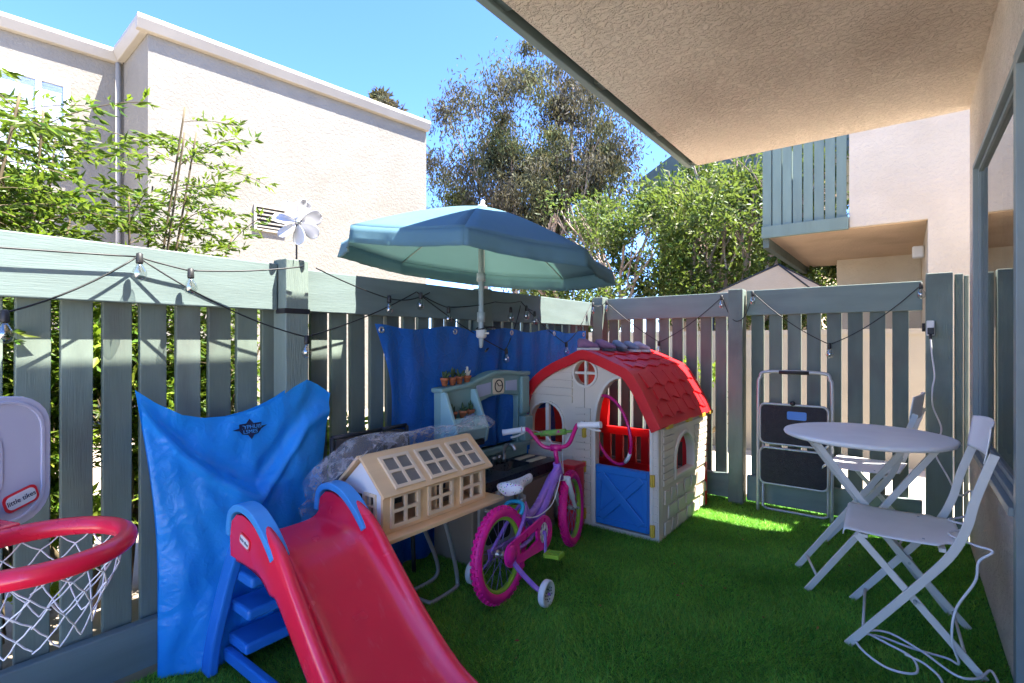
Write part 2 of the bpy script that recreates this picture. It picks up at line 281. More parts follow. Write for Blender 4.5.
# ------------------------------------------------------------------ mesh builder
class MB:
    def __init__(s): s.v = []; s.f = []; s.smooth = []
    def add(s, vs, fs, smooth=False):
        o = len(s.v); s.v += [Vector(v) for v in vs]
        s.f += [tuple(i + o for i in f) for f in fs]; s.smooth += [smooth] * len(fs); return s
    def box(s, a, b, mtx=None):
        x0, y0, z0 = a; x1, y1, z1 = b
        vs = [Vector(p) for p in ((x0, y0, z0), (x1, y0, z0), (x1, y1, z0), (x0, y1, z0), (x0, y0, z1), (x1, y0, z1), (x1, y1, z1), (x0, y1, z1))]
        if mtx: vs = [mtx @ v for v in vs]
        return s.add(vs, ((0, 3, 2, 1), (4, 5, 6, 7), (0, 1, 5, 4), (1, 2, 6, 5), (2, 3, 7, 6), (3, 0, 4, 7)))
    def bar(s, p, q, w, h, up=(0, 0, 1)):
        """rectangular bar from p to q; w across, h along up"""
        p, q = Vector(p), Vector(q); d = (q - p).normalized(); up = Vector(up)
        side = d.cross(up)
        if side.length < 1e-4: side = d.cross(Vector((0, 1, 0)))
        side.normalize(); u = side.cross(d).normalized()
        vs = [c + side * sx * w / 2 + u * sz * h / 2 for c in (p, q) for sx, sz in ((-1, -1), (1, -1), (1, 1), (-1, 1))]
        return s.add(vs, ((0, 1, 2, 3), (7, 6, 5, 4), (0, 4, 5, 1), (1, 5, 6, 2), (2, 6, 7, 3), (3, 7, 4, 0)))
    def ribbon(s, pts, w, h, side):
        """flat bar swept along pts; w along 'side', h normal"""
        pts = [Vector(p) for p in pts]; side = Vector(side).normalized(); n = len(pts); vs = []; fs = []
        for i, p in enumerate(pts):
            t = (pts[min(i + 1, n - 1)] - pts[max(i - 1, 0)]).normalized(); u = side.cross(t).normalized()
            vs += [p + side * a * w / 2 + u * b * h / 2 for a, b in ((-1, -1), (1, -1), (1, 1), (-1, 1))]
        for i in range(n - 1):
            for k in range(4):
                fs.append((i * 4 + k, i * 4 + (k + 1) % 4, i * 4 + 4 + (k + 1) % 4, i * 4 + 4 + k))
        fs += [(3, 2, 1, 0), tuple(n * 4 - 4 + k for k in range(4))]
        return s.add(vs, fs)
    def tube(s, pts, r, seg=10, closed=False, caps=True, flat=None):
        pts = [Vector(p) for p in pts]; n = len(pts); vs = []; fs = []
        rs = r if hasattr(r, '__len__') else [r] * n
        ref = None
        for i, p in enumerate(pts):
            if closed: t = pts[(i + 1) % n] - pts[i - 1]
            else: t = pts[min(i + 1, n - 1)] - pts[max(i - 1, 0)]
            t.normalize()
            if ref is None:
                ref = t.orthogonal().normalized()
            ref = (ref - t * ref.dot(t))
            if ref.length < 1e-6: ref = t.orthogonal()
            ref.normalize(); b = t.cross(ref)
            for k in range(seg):
                a = 2 * math.pi * k / seg
                vs.append(p + (ref * math.cos(a) + b * math.sin(a)) * rs[i])
        m = n if closed else n - 1
        # for closed loops find the twist offset
        off = 0
        if closed:
            best = min(range(seg), key=lambda o: (vs[o] - vs[(n - 1) * seg]).length); off = best
        for i in range(m):
            for k in range(seg):
                if i == n - 1: fs.append((i * seg + k, i * seg + (k + 1) % seg, (k + 1 + off) % seg, (k + off) % seg))
                else: fs.append((i * seg + k, i * seg + (k + 1) % seg, i * seg + seg + (k + 1) % seg, i * seg + seg + k))
        s.add(vs, fs, True)
        if caps and not closed:
            o = len(s.v) - len(vs)
            s.f += [tuple(o + k for k in reversed(range(seg))), tuple(o + (n - 1) * seg + k for k in range(seg))]; s.smooth += [False, False]
        return s
    def lathe(s, prof, mtx=None, seg=24, smooth=True, caps=True):
        """prof [(r,z)...] around Z"""
        vs = []; fs = []; n = len(prof)
        for r, z in prof:
            for k in range(seg):
                a = 2 * math.pi * k / seg; vs.append(Vector((r * math.cos(a), r * math.sin(a), z)))
        if mtx: vs = [mtx @ v for v in vs]
        for i in range(n - 1):
            for k in range(seg):
                fs.append((i * seg + k, i * seg + (k + 1) % seg, i * seg + seg + (k + 1) % seg, i * seg + seg + k))
        if caps and prof[0][0] > 1e-5: fs.append(tuple(reversed(range(seg))))
        if caps and prof[-1][0] > 1e-5: fs.append(tuple((n - 1) * seg + k for k in range(seg)))
        return s.add(vs, fs, smooth)
    def grid(s, fn, nu, nv, smooth=True):
        vs = [fn(i / nu, j / nv) for i in range(nu + 1) for j in range(nv + 1)]
        fs = [(i * (nv + 1) + j, (i + 1) * (nv + 1) + j, (i + 1) * (nv + 1) + j + 1, i * (nv + 1) + j + 1) for i in range(nu) for j in range(nv)]
        return s.add(vs, fs, smooth)
    def prism(s, pts, ext):
        """polygon pts (3D) extruded by vector ext"""
        pts = [Vector(p) for p in pts]; e = Vector(ext); n = len(pts)
        vs = pts + [p + e for p in pts]
        fs = [tuple(reversed(range(n))), tuple(range(n, 2 * n))] + [(i, (i + 1) % n, n + (i + 1) % n, n + i) for i in range(n)]
        return s.add(vs, fs)
    def xform(s, mtx): s.v = [mtx @ v for v in s.v]; return s

ORG = {}
def finish(o, name, parent):
    COL.objects.link(o)
    if parent is not None: o.parent = parent
def obj(name, mb, m, parent=None, origin=None, bevel=0.0, solid=0.0, sub=0, smooth=None, bseg=2, auto=False):
    org = ORG[parent.name] if parent is not None else Vector(origin if origin is not None else (0, 0, 0))
    me = bpy.data.meshes.new(name)
    me.from_pydata([tuple(v - org) for v in mb.v], [], mb.f)
    me.polygons.foreach_set('use_smooth', [bool(x) if smooth is None else smooth for x in mb.smooth])
    bmx = bmesh.new(); bmx.from_mesh(me); bmesh.ops.recalc_face_normals(bmx, faces=bmx.faces) if not solid else None; bmx.to_mesh(me); bmx.free()
    me.materials.append(m)
    o = bpy.data.objects.new(name, me); finish(o, name, parent)
    if parent is None: o.location = org
    ORG[o.name] = org
    if bevel:
        b = o.modifiers.new('bevel', 'BEVEL'); b.width = bevel; b.segments = bseg; b.limit_method = 'ANGLE'; b.angle_limit = rad(35); b.harden_normals = False
    if solid:
        b = o.modifiers.new('thickness', 'SOLIDIFY'); b.thickness = solid; b.offset = 0
    if sub:
        b = o.modifiers.new('smooth', 'SUBSURF'); b.levels = sub; b.render_levels = sub
    return o
def thing(name, label, cat, loc=(0, 0, 0), group=None):
    o = bpy.data.objects.new(name, None); o.empty_display_size = 0.1; COL.objects.link(o); o.location = loc
    ORG[o.name] = Vector(loc); return tag(o, label, cat, group)
def tag(o, label, cat=None, group=None, kind=None):
    if label: o['label'] = label
    if cat: o['category'] = cat
    if group: o['group'] = group
    if kind: o['kind'] = kind
    return o
def copy_tree(o, loc, label=None, rot=None):
    r = o.copy(); COL.objects.link(r); r.location = loc
    if rot is not None: r.rotation_euler = rot
    if label: r['label'] = label
    for ch in list(o.children):
        c = ch.copy(); COL.objects.link(c); c.parent = r
        for g in list(ch.children):
            d = g.copy(); COL.objects.link(d); d.parent = c
    return r
def plate(loops, th, fn):
    """filled 2D outline with holes; loops lists of (u,v); extruded 0..th; fn(u,v,w)->xyz. Returns MB"""
    cu = bpy.data.curves.new('tmp', 'CURVE'); cu.dimensions = '2D'; cu.fill_mode = 'BOTH'; cu.extrude = th / 2; cu.resolution_u = 1
    for lp in loops:
        sp = cu.splines.new('POLY'); sp.points.add(len(lp) - 1); sp.use_cyclic_u = True
        for p, (u, v) in zip(sp.points, lp): p.co = (u, v, 0, 1)
    o = bpy.data.objects.new('tmp', cu); COL.objects.link(o)
    dg = bpy.context.evaluated_depsgraph_get(); dg.update()
    me = bpy.data.meshes.new_from_object(o.evaluated_get(dg))
    b = bmesh.new(); b.from_mesh(me); bmesh.ops.remove_doubles(b, verts=b.verts, dist=1e-5)
    b.verts.ensure_lookup_table()
    mb = MB(); mb.add([fn(v.co.x, v.co.y, v.co.z + th / 2) for v in b.verts], [tuple(v.index for v in f.verts) for f in b.faces])
    b.free(); bpy.data.objects.remove(o); bpy.data.curves.remove(cu); bpy.data.meshes.remove(me)
    return mb
def rrect(u0, v0, u1, v1, r, n=5):
    out = []
    for cx, cy, a0 in ((u1 - r, v1 - r, 0), (u0 + r, v1 - r, 90), (u0 + r, v0 + r, 180), (u1 - r, v0 + r, 270)):
        for k in range(n + 1):
            a = rad(a0 + 90 * k / n); out.append((cx + r * math.cos(a), cy + r * math.sin(a)))
    return out
def circ(cx, cy, r, n=24, ry=None):
    return [(cx + r * math.cos(2 * math.pi * k / n), cy + (ry or r) * math.sin(2 * math.pi * k / n)) for k in range(n)]
def arch(u0, v0, u1, v1, n=12, ry=None):
    """rect with a round top; v1 = crown"""
    r = (u1 - u0) / 2; ry = ry or r; c = (u0 + u1) / 2
    return [(u0, v0), (u1, v0)] + [(c + r * math.cos(math.pi * k / n), v1 - ry + ry * math.sin(math.pi * k / n)) for k in range(n + 1)]
def smoothpath(pts, n=8, closed=False):
    pts = [Vector(p) for p in pts]; out = []; N = len(pts)
    for i in range(N if closed else N - 1):
        if closed: p0, p1, p2, p3 = pts[i - 1], pts[i], pts[(i + 1) % N], pts[(i + 2) % N]
        else: p0, p1, p2, p3 = pts[max(i - 1, 0)], pts[i], pts[i + 1], pts[min(i + 2, N - 1)]
        for k in range(n):
            t = k / n
            out.append(0.5 * ((2 * p1) + (p2 - p0) * t + (2 * p0 - 5 * p1 + 4 * p2 - p3) * t * t + (3 * p1 - p0 - 3 * p2 + p3) * t ** 3))
    if not closed: out.append(pts[-1])
    return out
def text(name, s, size, m, parent, mtx, extrude=0.0004):
    cu = bpy.data.curves.new(name, 'FONT'); cu.body = s; cu.size = size; cu.align_x = 'CENTER'; cu.align_y = 'CENTER'; cu.extrude = extrude
    tmp = bpy.data.objects.new('tmp', cu); COL.objects.link(tmp); dg = bpy.context.evaluated_depsgraph_get(); dg.update()
    me = bpy.data.meshes.new_from_object(tmp.evaluated_get(dg)); bpy.data.objects.remove(tmp); bpy.data.curves.remove(cu)
    me.materials.clear(); me.materials.append(m); me.name = name
    o = bpy.data.objects.new(name, me); COL.objects.link(o); o.parent = parent
    mt = mtx.copy(); mt.translation = mt.translation - ORG[parent.name]; o.matrix_local = mt; ORG[o.name] = ORG[parent.name]; return o
def frame_mtx(loc, xdir, ydir):
    x = Vector(xdir).normalized(); y = Vector(ydir); z = x.cross(y).normalized(); y = z.cross(x)
    m = Matrix((x, y, z)).transposed().to_4x4(); m.translation = Vector(loc); return m
def fast_mesh(name, V, F, m, parent=None, kind=None, smooth=False):
    """V (n,3) floats, F (m,k) ints via numpy"""
    me = bpy.data.meshes.new(name); k = F.shape[1]
    org = np.array(ORG[parent.name]) if parent is not None else np.zeros(3)
    me.vertices.add(len(V)); me.vertices.foreach_set('co', (V - org).astype(np.float32).ravel())
    me.loops.add(F.size); me.loops.foreach_set('vertex_index', F.astype(np.int32).ravel())
    me.polygons.add(len(F)); me.polygons.foreach_set('loop_start', np.arange(0, F.size, k, dtype=np.int32))
    me.update(calc_edges=True); me.materials.append(m)
    o = bpy.data.objects.new(name, me); finish(o, name, parent); ORG[o.name] = Vector(org); return o
def leaf_mesh(name, C, D, L, Wd, m, parent, seed=1, fold=0.25):
    """C centres (n,3), D directions (n,3), L lengths, Wd widths -> folded leaves"""
    g = np.random.default_rng(seed); n = len(C)
    D = D / (np.linalg.norm(D, axis=1, keepdims=True) + 1e-9)
    r = g.normal(size=(n, 3)); Sd = np.cross(D, r); Sd /= (np.linalg.norm(Sd, axis=1, keepdims=True) + 1e-9); Nn = np.cross(Sd, D)
    L = np.broadcast_to(L, (n,))[:, None]; Wd = np.broadcast_to(Wd, (n,))[:, None]
    mid = C + D * L * 0.42 + Nn * Wd * fold
    V = np.stack([C, mid + Sd * Wd * 0.5, C + D * L - Nn * L * 0.08, mid - Sd * Wd * 0.5], 1).reshape(-1, 3)
    i = np.arange(n)[:, None] * 4
    F = np.concatenate([i + np.array([[0, 1, 2]]), i + np.array([[0, 2, 3]])], 0)
    return fast_mesh(name, V, F, m, parent)

# ================================================================== SETTING
gb = MB().box((-150, -150, -0.3), (150, 150, -0.03)); tag(obj('ground', gb, M['dirt']), 'pale dry soil beyond the fences', kind='structure')
pv = MB().box((-6.5, 4.25, -0.03), (9, 9.5, 0.0)); tag(obj('path', pv, M['concrete']), 'pale concrete walk behind the far fence', kind='structure')
M['bounce_paving'] = mat('light_concrete', (0.62, 0.54, 0.44), 0.9, 0.08, 2, bump=0.2, bscale=60)
pt_ = MB().box((-7.4, -14, -0.03), (9, -0.9, -0.004)); tag(obj('bounce_paving', pt_, M['bounce_paving']), 'pale concrete yard added out of view to bounce light into the patio', kind='structure')  # unseen yard added behind the camera to bounce sunlight under the ceiling
tb = MB().box((-2.12, -0.9, -0.03), (0.30, 4.16, 0.0)); tag(obj('turf_base', tb, M['turf_base']), 'backing of the artificial grass', kind='structure')
g = np.random.default_rng(3)
N = 400000
gx = g.uniform(-2.11, 0.295, N); gy = g.uniform(0.2, 4.12, N)
keep = g.random(N) < np.clip(1.9 - gy * 0.33, 0.5, 1.0)
gx = gx[keep]; gy = gy[keep]; n = len(gx)
h = g.uniform(0.008, 0.024, n); a = g.uniform(0, 2 * np.pi, n)
lean = g.normal(0, 0.010, (n, 2)) + 0.006 * np.stack([np.sin(gx * 9 + np.cos(gy * 7) * 2), np.cos(gy * 8 + np.sin(gx * 6) * 2)], 1)
w = g.uniform(0.0012, 0.0024, n)
P0 = np.stack([gx - np.cos(a) * w, gy - np.sin(a) * w, np.zeros(n)], 1); P1 = np.stack([gx + np.cos(a) * w, gy + np.sin(a) * w, np.zeros(n)], 1)
P2 = np.stack([gx + lean[:, 0], gy + lean[:, 1], h], 1)
V = np.stack([P0, P1, P2], 1).reshape(-1, 3); F = np.arange(n * 3).reshape(-1, 3)
tag(fast_mesh('artificial_grass', V, F, M['blade']), 'short bright artificial grass covering the patio', 'grass', kind='stuff')

# ---- own house: wall, ceiling overhang, beam, window, sliding door
YE = 4.04; ZS = 2.55
hs = thing('house', 'tan stucco house with overhanging ceiling and big window beside the turf', 'house', (0.3, 2, 0))
WY0, WY1, WZ0, WZ1 = 2.36, 3.71, 0.63, 2.13
wl = MB()
wl.box((0.30, WY1, -0.05), (0.52, YE - 0.05, ZS)); wl.box((0.30, WY0, WZ1), (0.52, WY1, ZS)); wl.box((0.30, WY0, -0.05), (0.52, WY1, WZ0))
wl.box((0.30, -0.3, 2.13), (0.52, WY0, ZS)); wl.box((0.30, -0.3, -0.05), (0.52, 0.4, 2.13))
wl.box((0.521, -0.3, -0.05), (5.0, -0.1, ZS)); wl.box((1.5, -0.3, ZS + 0.49), (5.0, YE, 5.4)); wl.box((0.521, YE - 0.2, -0.05), (5, YE, ZS))
obj('wall', wl, M['stucco_own'], hs)
sf = MB().box((-1.283, -0.30, ZS), (5.0, YE, ZS + 0.48)); obj('ceiling', sf, M['stucco_own'], hs)
bm_ = MB().box((-1.365, -0.30, ZS - 0.005), (-1.325, YE + 0.01, ZS + 0.49)); obj('beam', bm_, M['rail'], hs, bevel=0.004)
lg = MB().box((-1.325, -0.30, ZS + 0.07), (-1.283, YE, ZS + 0.29))
for y in (0.0, 0.75, 1.6, 2.45, 3.25, 3.98): lg.box((-1.325, y, ZS + 0.012), (-1.283, y + 0.09, ZS + 0.07))
obj('beam_blocking', lg, M['teal_dark'], hs)
fr = MB()
def yzframe(mb, x0, x1, y0, y1, z0, z1, w):
    mb.box((x0, y0, z0), (x1, y0 + w, z1)); mb.box((x0, y1 - w, z0), (x1, y1, z1)); mb.box((x0, y0 + w, z0), (x1, y1 - w, z0 + w)); mb.box((x0, y0 + w, z1 - w), (x1, y1 - w, z1))
yzframe(fr, 0.290, 0.36, WY0 + 0.002, WY1 - 0.002, WZ0 + 0.002, WZ1 - 0.002, 0.024)
fr.box((0.272, WY0 - 0.01, WZ0 - 0.03), (0.299, WY1 + 0.01, WZ0 + 0.0))
wf = obj('window', fr, M['grey_frame'], hs, bevel=0.003)
sa = MB(); yzframe(sa, 0.31, 0.335, WY0 + 0.028, WY1 - 0.028, WZ0 + 0.028, WZ1 - 0.028, 0.022); obj('sash', sa, M['grey_frame'], wf, bevel=0.002)
obj('pane', MB().box((0.320, WY0 + 0.05, WZ0 + 0.05), (0.325, WY1 - 0.05, WZ1 - 0.05)), M['glass'], wf)
cu = MB(); cu.grid(lambda u, v: Vector((0.42 + 0.02 * math.sin(u * 60), WY0 - 0.05 + u * (WY1 - WY0 + 0.1), WZ0 - 0.1 + v * (WZ1 - WZ0 + 0.2))), 90, 1)
obj('curtain', cu, M['curtain'], wf)
dr = MB(); yzframe(dr, 0.285, 0.36, 0.402, WY0 - 0.002, 0.005, 2.128, 0.05); dr.box((0.275, 1.40, 0.055), (0.35, 1.46, 2.078))
df = obj('sliding_door', dr, M['grey_frame'], hs, bevel=0.003)
obj('pane', MB().box((0.315, 0.452, 0.055), (0.320, 2.308, 2.078)), M['glass'], df)
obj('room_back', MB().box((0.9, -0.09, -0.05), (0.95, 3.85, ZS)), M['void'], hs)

# ---- house to the left, cream stucco
A = Vector((-8.1, 2.49, 0)); B = Vector((-7.53, 7.02, 0)); dAB = (B - A).normalized(); nAB = Vector((dAB.y, -dAB.x, 0))   # points to +x
nh = thing('neighbour_house', 'large cream stucco house with flat roof beyond the left fence', 'house', A)
HZ = 5.5
def pol(mb, pts, z0, z1): mb.prism([(p[0], p[1], z0) for p in pts], (0, 0, z1 - z0))
wb = MB()
C1 = A + Vector((-1.27, 0.06, 0)); D1 = C1 - dAB * 5.5
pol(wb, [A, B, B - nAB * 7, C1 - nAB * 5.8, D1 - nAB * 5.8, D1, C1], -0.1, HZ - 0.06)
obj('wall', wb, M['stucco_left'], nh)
gt = MB()
def fascia(p, q, e0=0.0, e1=0.0):
    d = (q - p).normalized(); nn = Vector((d.y, -d.x, 0))
    gt.prism([tuple(p - d * e0 + nn * 0.0 + Vector((0, 0, HZ - 0.17))), tuple(p - d * e0 + nn * 0.09 + Vector((0, 0, HZ - 0.17))), tuple(p - d * e0 + nn * 0.14 + Vector((0, 0, HZ - 0.05))), tuple(p - d * e0 + nn * 0.14 + Vector((0, 0, HZ + 0.01))), tuple(p - d * e0 + Vector((0, 0, HZ + 0.01)))], d * ((q - p).length + e0 + e1))
fascia(A, B, 0.14, 0.02); fascia(C1, A, -0.14, -0.003); fascia(D1, C1, 0, -0.003)
obj('roof_edge', gt, M['white_trim'], nh, bevel=0.008)
obj('roof', MB().prism([tuple(p + Vector((0, 0, HZ - 0.05))) for p in (A, B, B - nAB * 7, C1 - nAB * 5.8, D1 - nAB * 5.8, D1, C1)], (0, 0, 0.04)), M['concrete'], nh)
ds = MB().tube([C1 + Vector((0.07, -0.07, HZ - 0.18)), C1 + Vector((0.07, -0.07, 0))], 0.035, 8); obj('downpipe', ds, M['white_trim'], nh)
# window on the recessed wall
ww = C1 - dAB * 0.60
def onwall(base, along, z, out): return base - dAB * along + nAB * out + Vector((0, 0, z))
def wallbox(mb, base, a0, a1, z0, z1, o0, o1):
    mb.prism([tuple(onwall(base, a0, z0, o0)), tuple(onwall(base, a1, z0, o0)), tuple(onwall(base, a1, z0, o1)), tuple(onwall(base, a0, z0, o1))], (0, 0, z1 - z0))
wm = MB()
for a0, a1, z0, z1 in ((0, 0.07, 3.5, 4.85), (1.75, 1.82, 3.5, 4.85), (0.07, 1.75, 4.78, 4.85), (0.07, 1.75, 3.5, 3.57), (0.30, 0.36, 3.57, 4.78), (1.0, 1.05, 3.57, 4.78)): wallbox(wm, ww, a0, a1, z0, z1, 0.002, 0.06)
nw = obj('window', wm, M['white'], nh, bevel=0.004)
pn = MB(); wallbox(pn, ww, 0.07, 1.75, 3.57, 4.78, 0.025, 0.029); obj('pane', pn, M['bulb'], nw)
bl = MB()
for k in range(30): z = 3.6 + k * 0.039; wallbox(bl, ww, 0.08, 1.74, z, z + 0.0365, 0.006, 0.016)
obj('blind', bl, M['blind'], nw)
# wall vent, louvred
vb = A + dAB * 1.34
vm = MB()
for a0, a1, z0, z1 in ((0.0, -0.035, 2.89, 3.29), (-0.455, -0.49, 2.89, 3.29), (-0.035, -0.455, 3.255, 3.29), (-0.035, -0.455, 2.89, 2.925)): wallbox(vm, vb, a0, a1, z0, z1, 0.002, 0.04)
for k in range(5): z = 2.95 + k * 0.063; wallbox(vm, vb, -0.036, -0.454, z, z + 0.022, 0.006, 0.034)
vn = obj('vent', vm, M['white_trim'], nh); vd = MB(); wallbox(vd, vb, -0.03, -0.46, 2.92, 3.26, 0.001, 0.005); obj('vent_opening', vd, M['void'], vn)
rv = MB().box((-9.05, 4.72, HZ), (-8.75, 5.02, HZ + 0.42)); rv.box((-9.10, 4.67, HZ + 0.42), (-8.70, 5.07, HZ + 0.50)); obj('roof_vent', rv, M['white_trim'], nh, bevel=0.01)
rp = MB().tube([(-9.9, 2.75, HZ - 0.1), (-9.9, 2.75, HZ + 0.32)], 0.07, 10); obj('roof_pipe', rp, M['white_trim'], nh)

# ---- building behind the far fence, with balcony
bk = thing('back_house', 'pale stucco house with raised teal balcony behind the far fence', 'house', (0, 7, 0))
YB = 6.9; ZU = 2.46
bw = MB()
bw.prism([(-0.50, YB, 5.6), (-0.50, YB, ZU + 0.004), (0.19, YB, ZU + 0.004), (0.19, YB, -0.05), (4.5, YB, -0.05), (4.5, YB, 5.6)], (0, 5, 0)); bw.box((-0.85, YB + 2.6, -0.05), (0.188, YB + 2.8, ZU))
obj('wall', bw, M['stucco_back'], bk, bevel=0.006)
obj('balcony_floor', MB().box((-1.33, YB + 0.04, ZU - 0.004), (0.188, YB + 3.2, ZU + 0.12)), M['stucco_under'], bk)
obj('side_beam', MB().box((-1.40, YB + 0.05, ZU - 0.12), (-1.33, YB + 3.4, ZU + 0.2)), M['teal_dark'], bk)
obj('balcony_top_rail', MB().box((-1.40, YB - 0.04, ZU + 1.50), (-0.503, YB + 0.003, ZU + 1.62)), M['balcony'], bk, bevel=0.005)
br = MB().box((-1.40, YB - 0.04, ZU - 0.015), (-0.503, YB + 0.003, ZU + 0.13))
bl_ = obj('balcony_bottom_rail', br, M['balcony'], bk, bevel=0.005)
bs = MB()
for k in range(8):
    x = -1.395 + k * 0.1105; bs.box((x, YB + 0.005, ZU + 0.0), (x + 0.097, YB + 0.03, ZU + 1.6))
obj('slats', bs, M['balcony'], bl_, bevel=0.003)
bss = MB()
for k in range(20):
    y = YB + 0.15 + k * 0.125; bss.box((-1.375, y, ZU + 0.2), (-1.35, y + 0.09, ZU + 1.6))
obj('side_slats', bss, M['balcony'], bl_)
wlp = MB().box((0.07, YB + 1.0, 2.20), (0.186, YB + 1.15, 2.34)); 
tag(obj('wall_light', wlp, M['white'], bk, bevel=0.02), None)

# ---- fences
def fence_left():
    f = thing('board_fence', 'long teal grey board fence along the left side under the umbrella', 'fence', (-2.15, 2, 0))
    X = -2.145
    for (y0, y1, zt) in ((-0.9, 1.135, 1.515), (1.25, 2.45, 1.505), (2.55, 3.97, 1.515)):
        t = MB().box((X - 0.042, y0, 1.315), (X, y1, zt)); obj('top_rail', t, M['rail'], f, bevel=0.004)
        b = MB().box((X - 0.042, y0, 0.015), (X, y1, 0.18)); obj('bottom_rail', b, M['rail'], f, bevel=0.004)
    s = MB(); y = -0.905
    k = 0
    while y < 3.95:
        dz = rnd.uniform(-0.01, 0.01); tw = rnd.uniform(-0.004, 0.004); j = rnd.uniform(-0.003, 0.003)
        m = Matrix.Translation((X - 0.070, y + 0.0425 + j, 0)) @ Matrix.Rotation(tw, 4, 'X')
        s.box((-0.0125, -0.0425, 0.03), (0.0125, 0.0425, 1.47 + dz), m); y += 0.1115
    obj('slat_panel', s, M['slat'], f, bevel=0.003)
    for y, x0, zt, w_ in ((1.14, X - 0.045, 1.535, 0.105), (2.46, X - 0.060, 1.52, 0.075)):
        p = MB().box((x0, y, -0.02), (x0 + w_, y + 0.105, zt)); obj('post', p, M['post'], f, bevel=0.005)
    # metal strap round the nearer post
    obj('strap', MB().box((X + 0.055, 1.135, 1.30), (X + 0.0635, 1.25, 1.322)).box((X - 0.01, 1.1335, 1.30), (X + 0.062, 1.1385, 1.322)), M['black'], f)
    return f
fence_left()
def fence_back():
    Y = 4.0
    f = thing('board_fence', 'teal grey board fence behind the playhouse, from the corner to the gate', 'fence', (-1.6, 4.02, 0))
    obj('top_rail', MB().box((-2.045, Y, 1.365), (-1.03, Y + 0.042, 1.545)), M['rail_x'], f, bevel=0.004)
    obj('bottom_rail', MB().box((-2.045, Y, 0.02), (-1.03, Y + 0.042, 0.195)), M['rail_x'], f, bevel=0.004)
    s = MB(); x = -2.04
    while x < -1.1:
        s.box((x, Y + 0.044, 0.03), (x + 0.083, Y + 0.069, 1.52 + rnd.uniform(-0.005, 0.005))); x += 0.1115
    obj('slat_panel', s, M['slat'], f, bevel=0.003)
    for x in (-2.15, -1.028): obj('post', MB().box((x, Y - 0.06, -0.02), (x + 0.10, Y + 0.05, 1.56)), M['post'], f, bevel=0.005)
    gt = thing('gate', 'teal grey slatted gate behind the stepladder and white chairs', 'gate', (-0.4, 4.02, 0))
    for z0, z1, nm in ((1.37, 1.55, 'top_rail'), (0.025, 0.205, 'bottom_rail')):
        obj(nm, MB().box((-0.915, Y, z0), (0.085, Y + 0.042, z1)), M['rail_x'], gt, bevel=0.004)
    s = MB(); x = -0.893
    while x < 0.02:
        s.box((x, Y + 0.044, 0.04), (x + 0.083, Y + 0.069, 1.53)); x += 0.1185
    obj('slat_panel', s, M['slat'], gt, bevel=0.003)
    obj('latch', MB().box((0.10, Y - 0.012, 1.22), (0.112, Y + 0.01, 1.30)).tube([(0.09, Y - 0.02, 1.24), (0.09, Y - 0.02, 1.29)], 0.008, 8), M['black'], gt)
    gp = thing('gate_post', 'wide teal grey post between the gate and the house wall', 'post', (0.2, 4.0, 0))
    obj('board', MB().box((0.10, Y - 0.03, -0.02), (0.225, Y + 0.05, 1.59)), M['post'], gp, bevel=0.005)
    obj('filler_board', MB().box((0.235, Y + 0.0, -0.02), (0.272, Y + 0.06, 1.58)).box((0.276, Y + 0.01, -0.02), (0.298, Y + 0.04, 1.57)), M['post'], gp, bevel=0.004)
fence_back()

# ---- vegetation
def limb(mb, p, d, L, r, depth, tips, rg, spread=0.6, up=0.15, n=5, shrink=0.72):
    pts = [Vector(p)]; d = Vector(d).normalized(); rs = [r]
    for i in range(n):
        d = (d + Vector((rg.uniform(-1, 1), rg.uniform(-1, 1), rg.uniform(-0.6, 1) )) * 0.17 + Vector((0, 0, up * 0.3))).normalized()
        pts.append(pts[-1] + d * L / n); rs.append(r * (1 - 0.42 * (i + 1) / n))
    mb.tube(pts, rs, 7 if depth > 1 else 5, caps=False)
    if depth <= 1: tips += pts[1:]
    if depth == 0: return
    for k in range(rg.choice((2, 3, 3))):
        b = pts[-1] if k == 0 else pts[rg.randint(2, n)]
        nd = (d + Vector((rg.uniform(-1, 1), rg.uniform(-1, 1), rg.uniform(-0.3, 0.8))) * spread).normalized()
        limb(mb, b, nd, L * shrink * rg.uniform(0.8, 1.15), r * 0.55, depth - 1, tips, rg, spread, up, n, shrink)
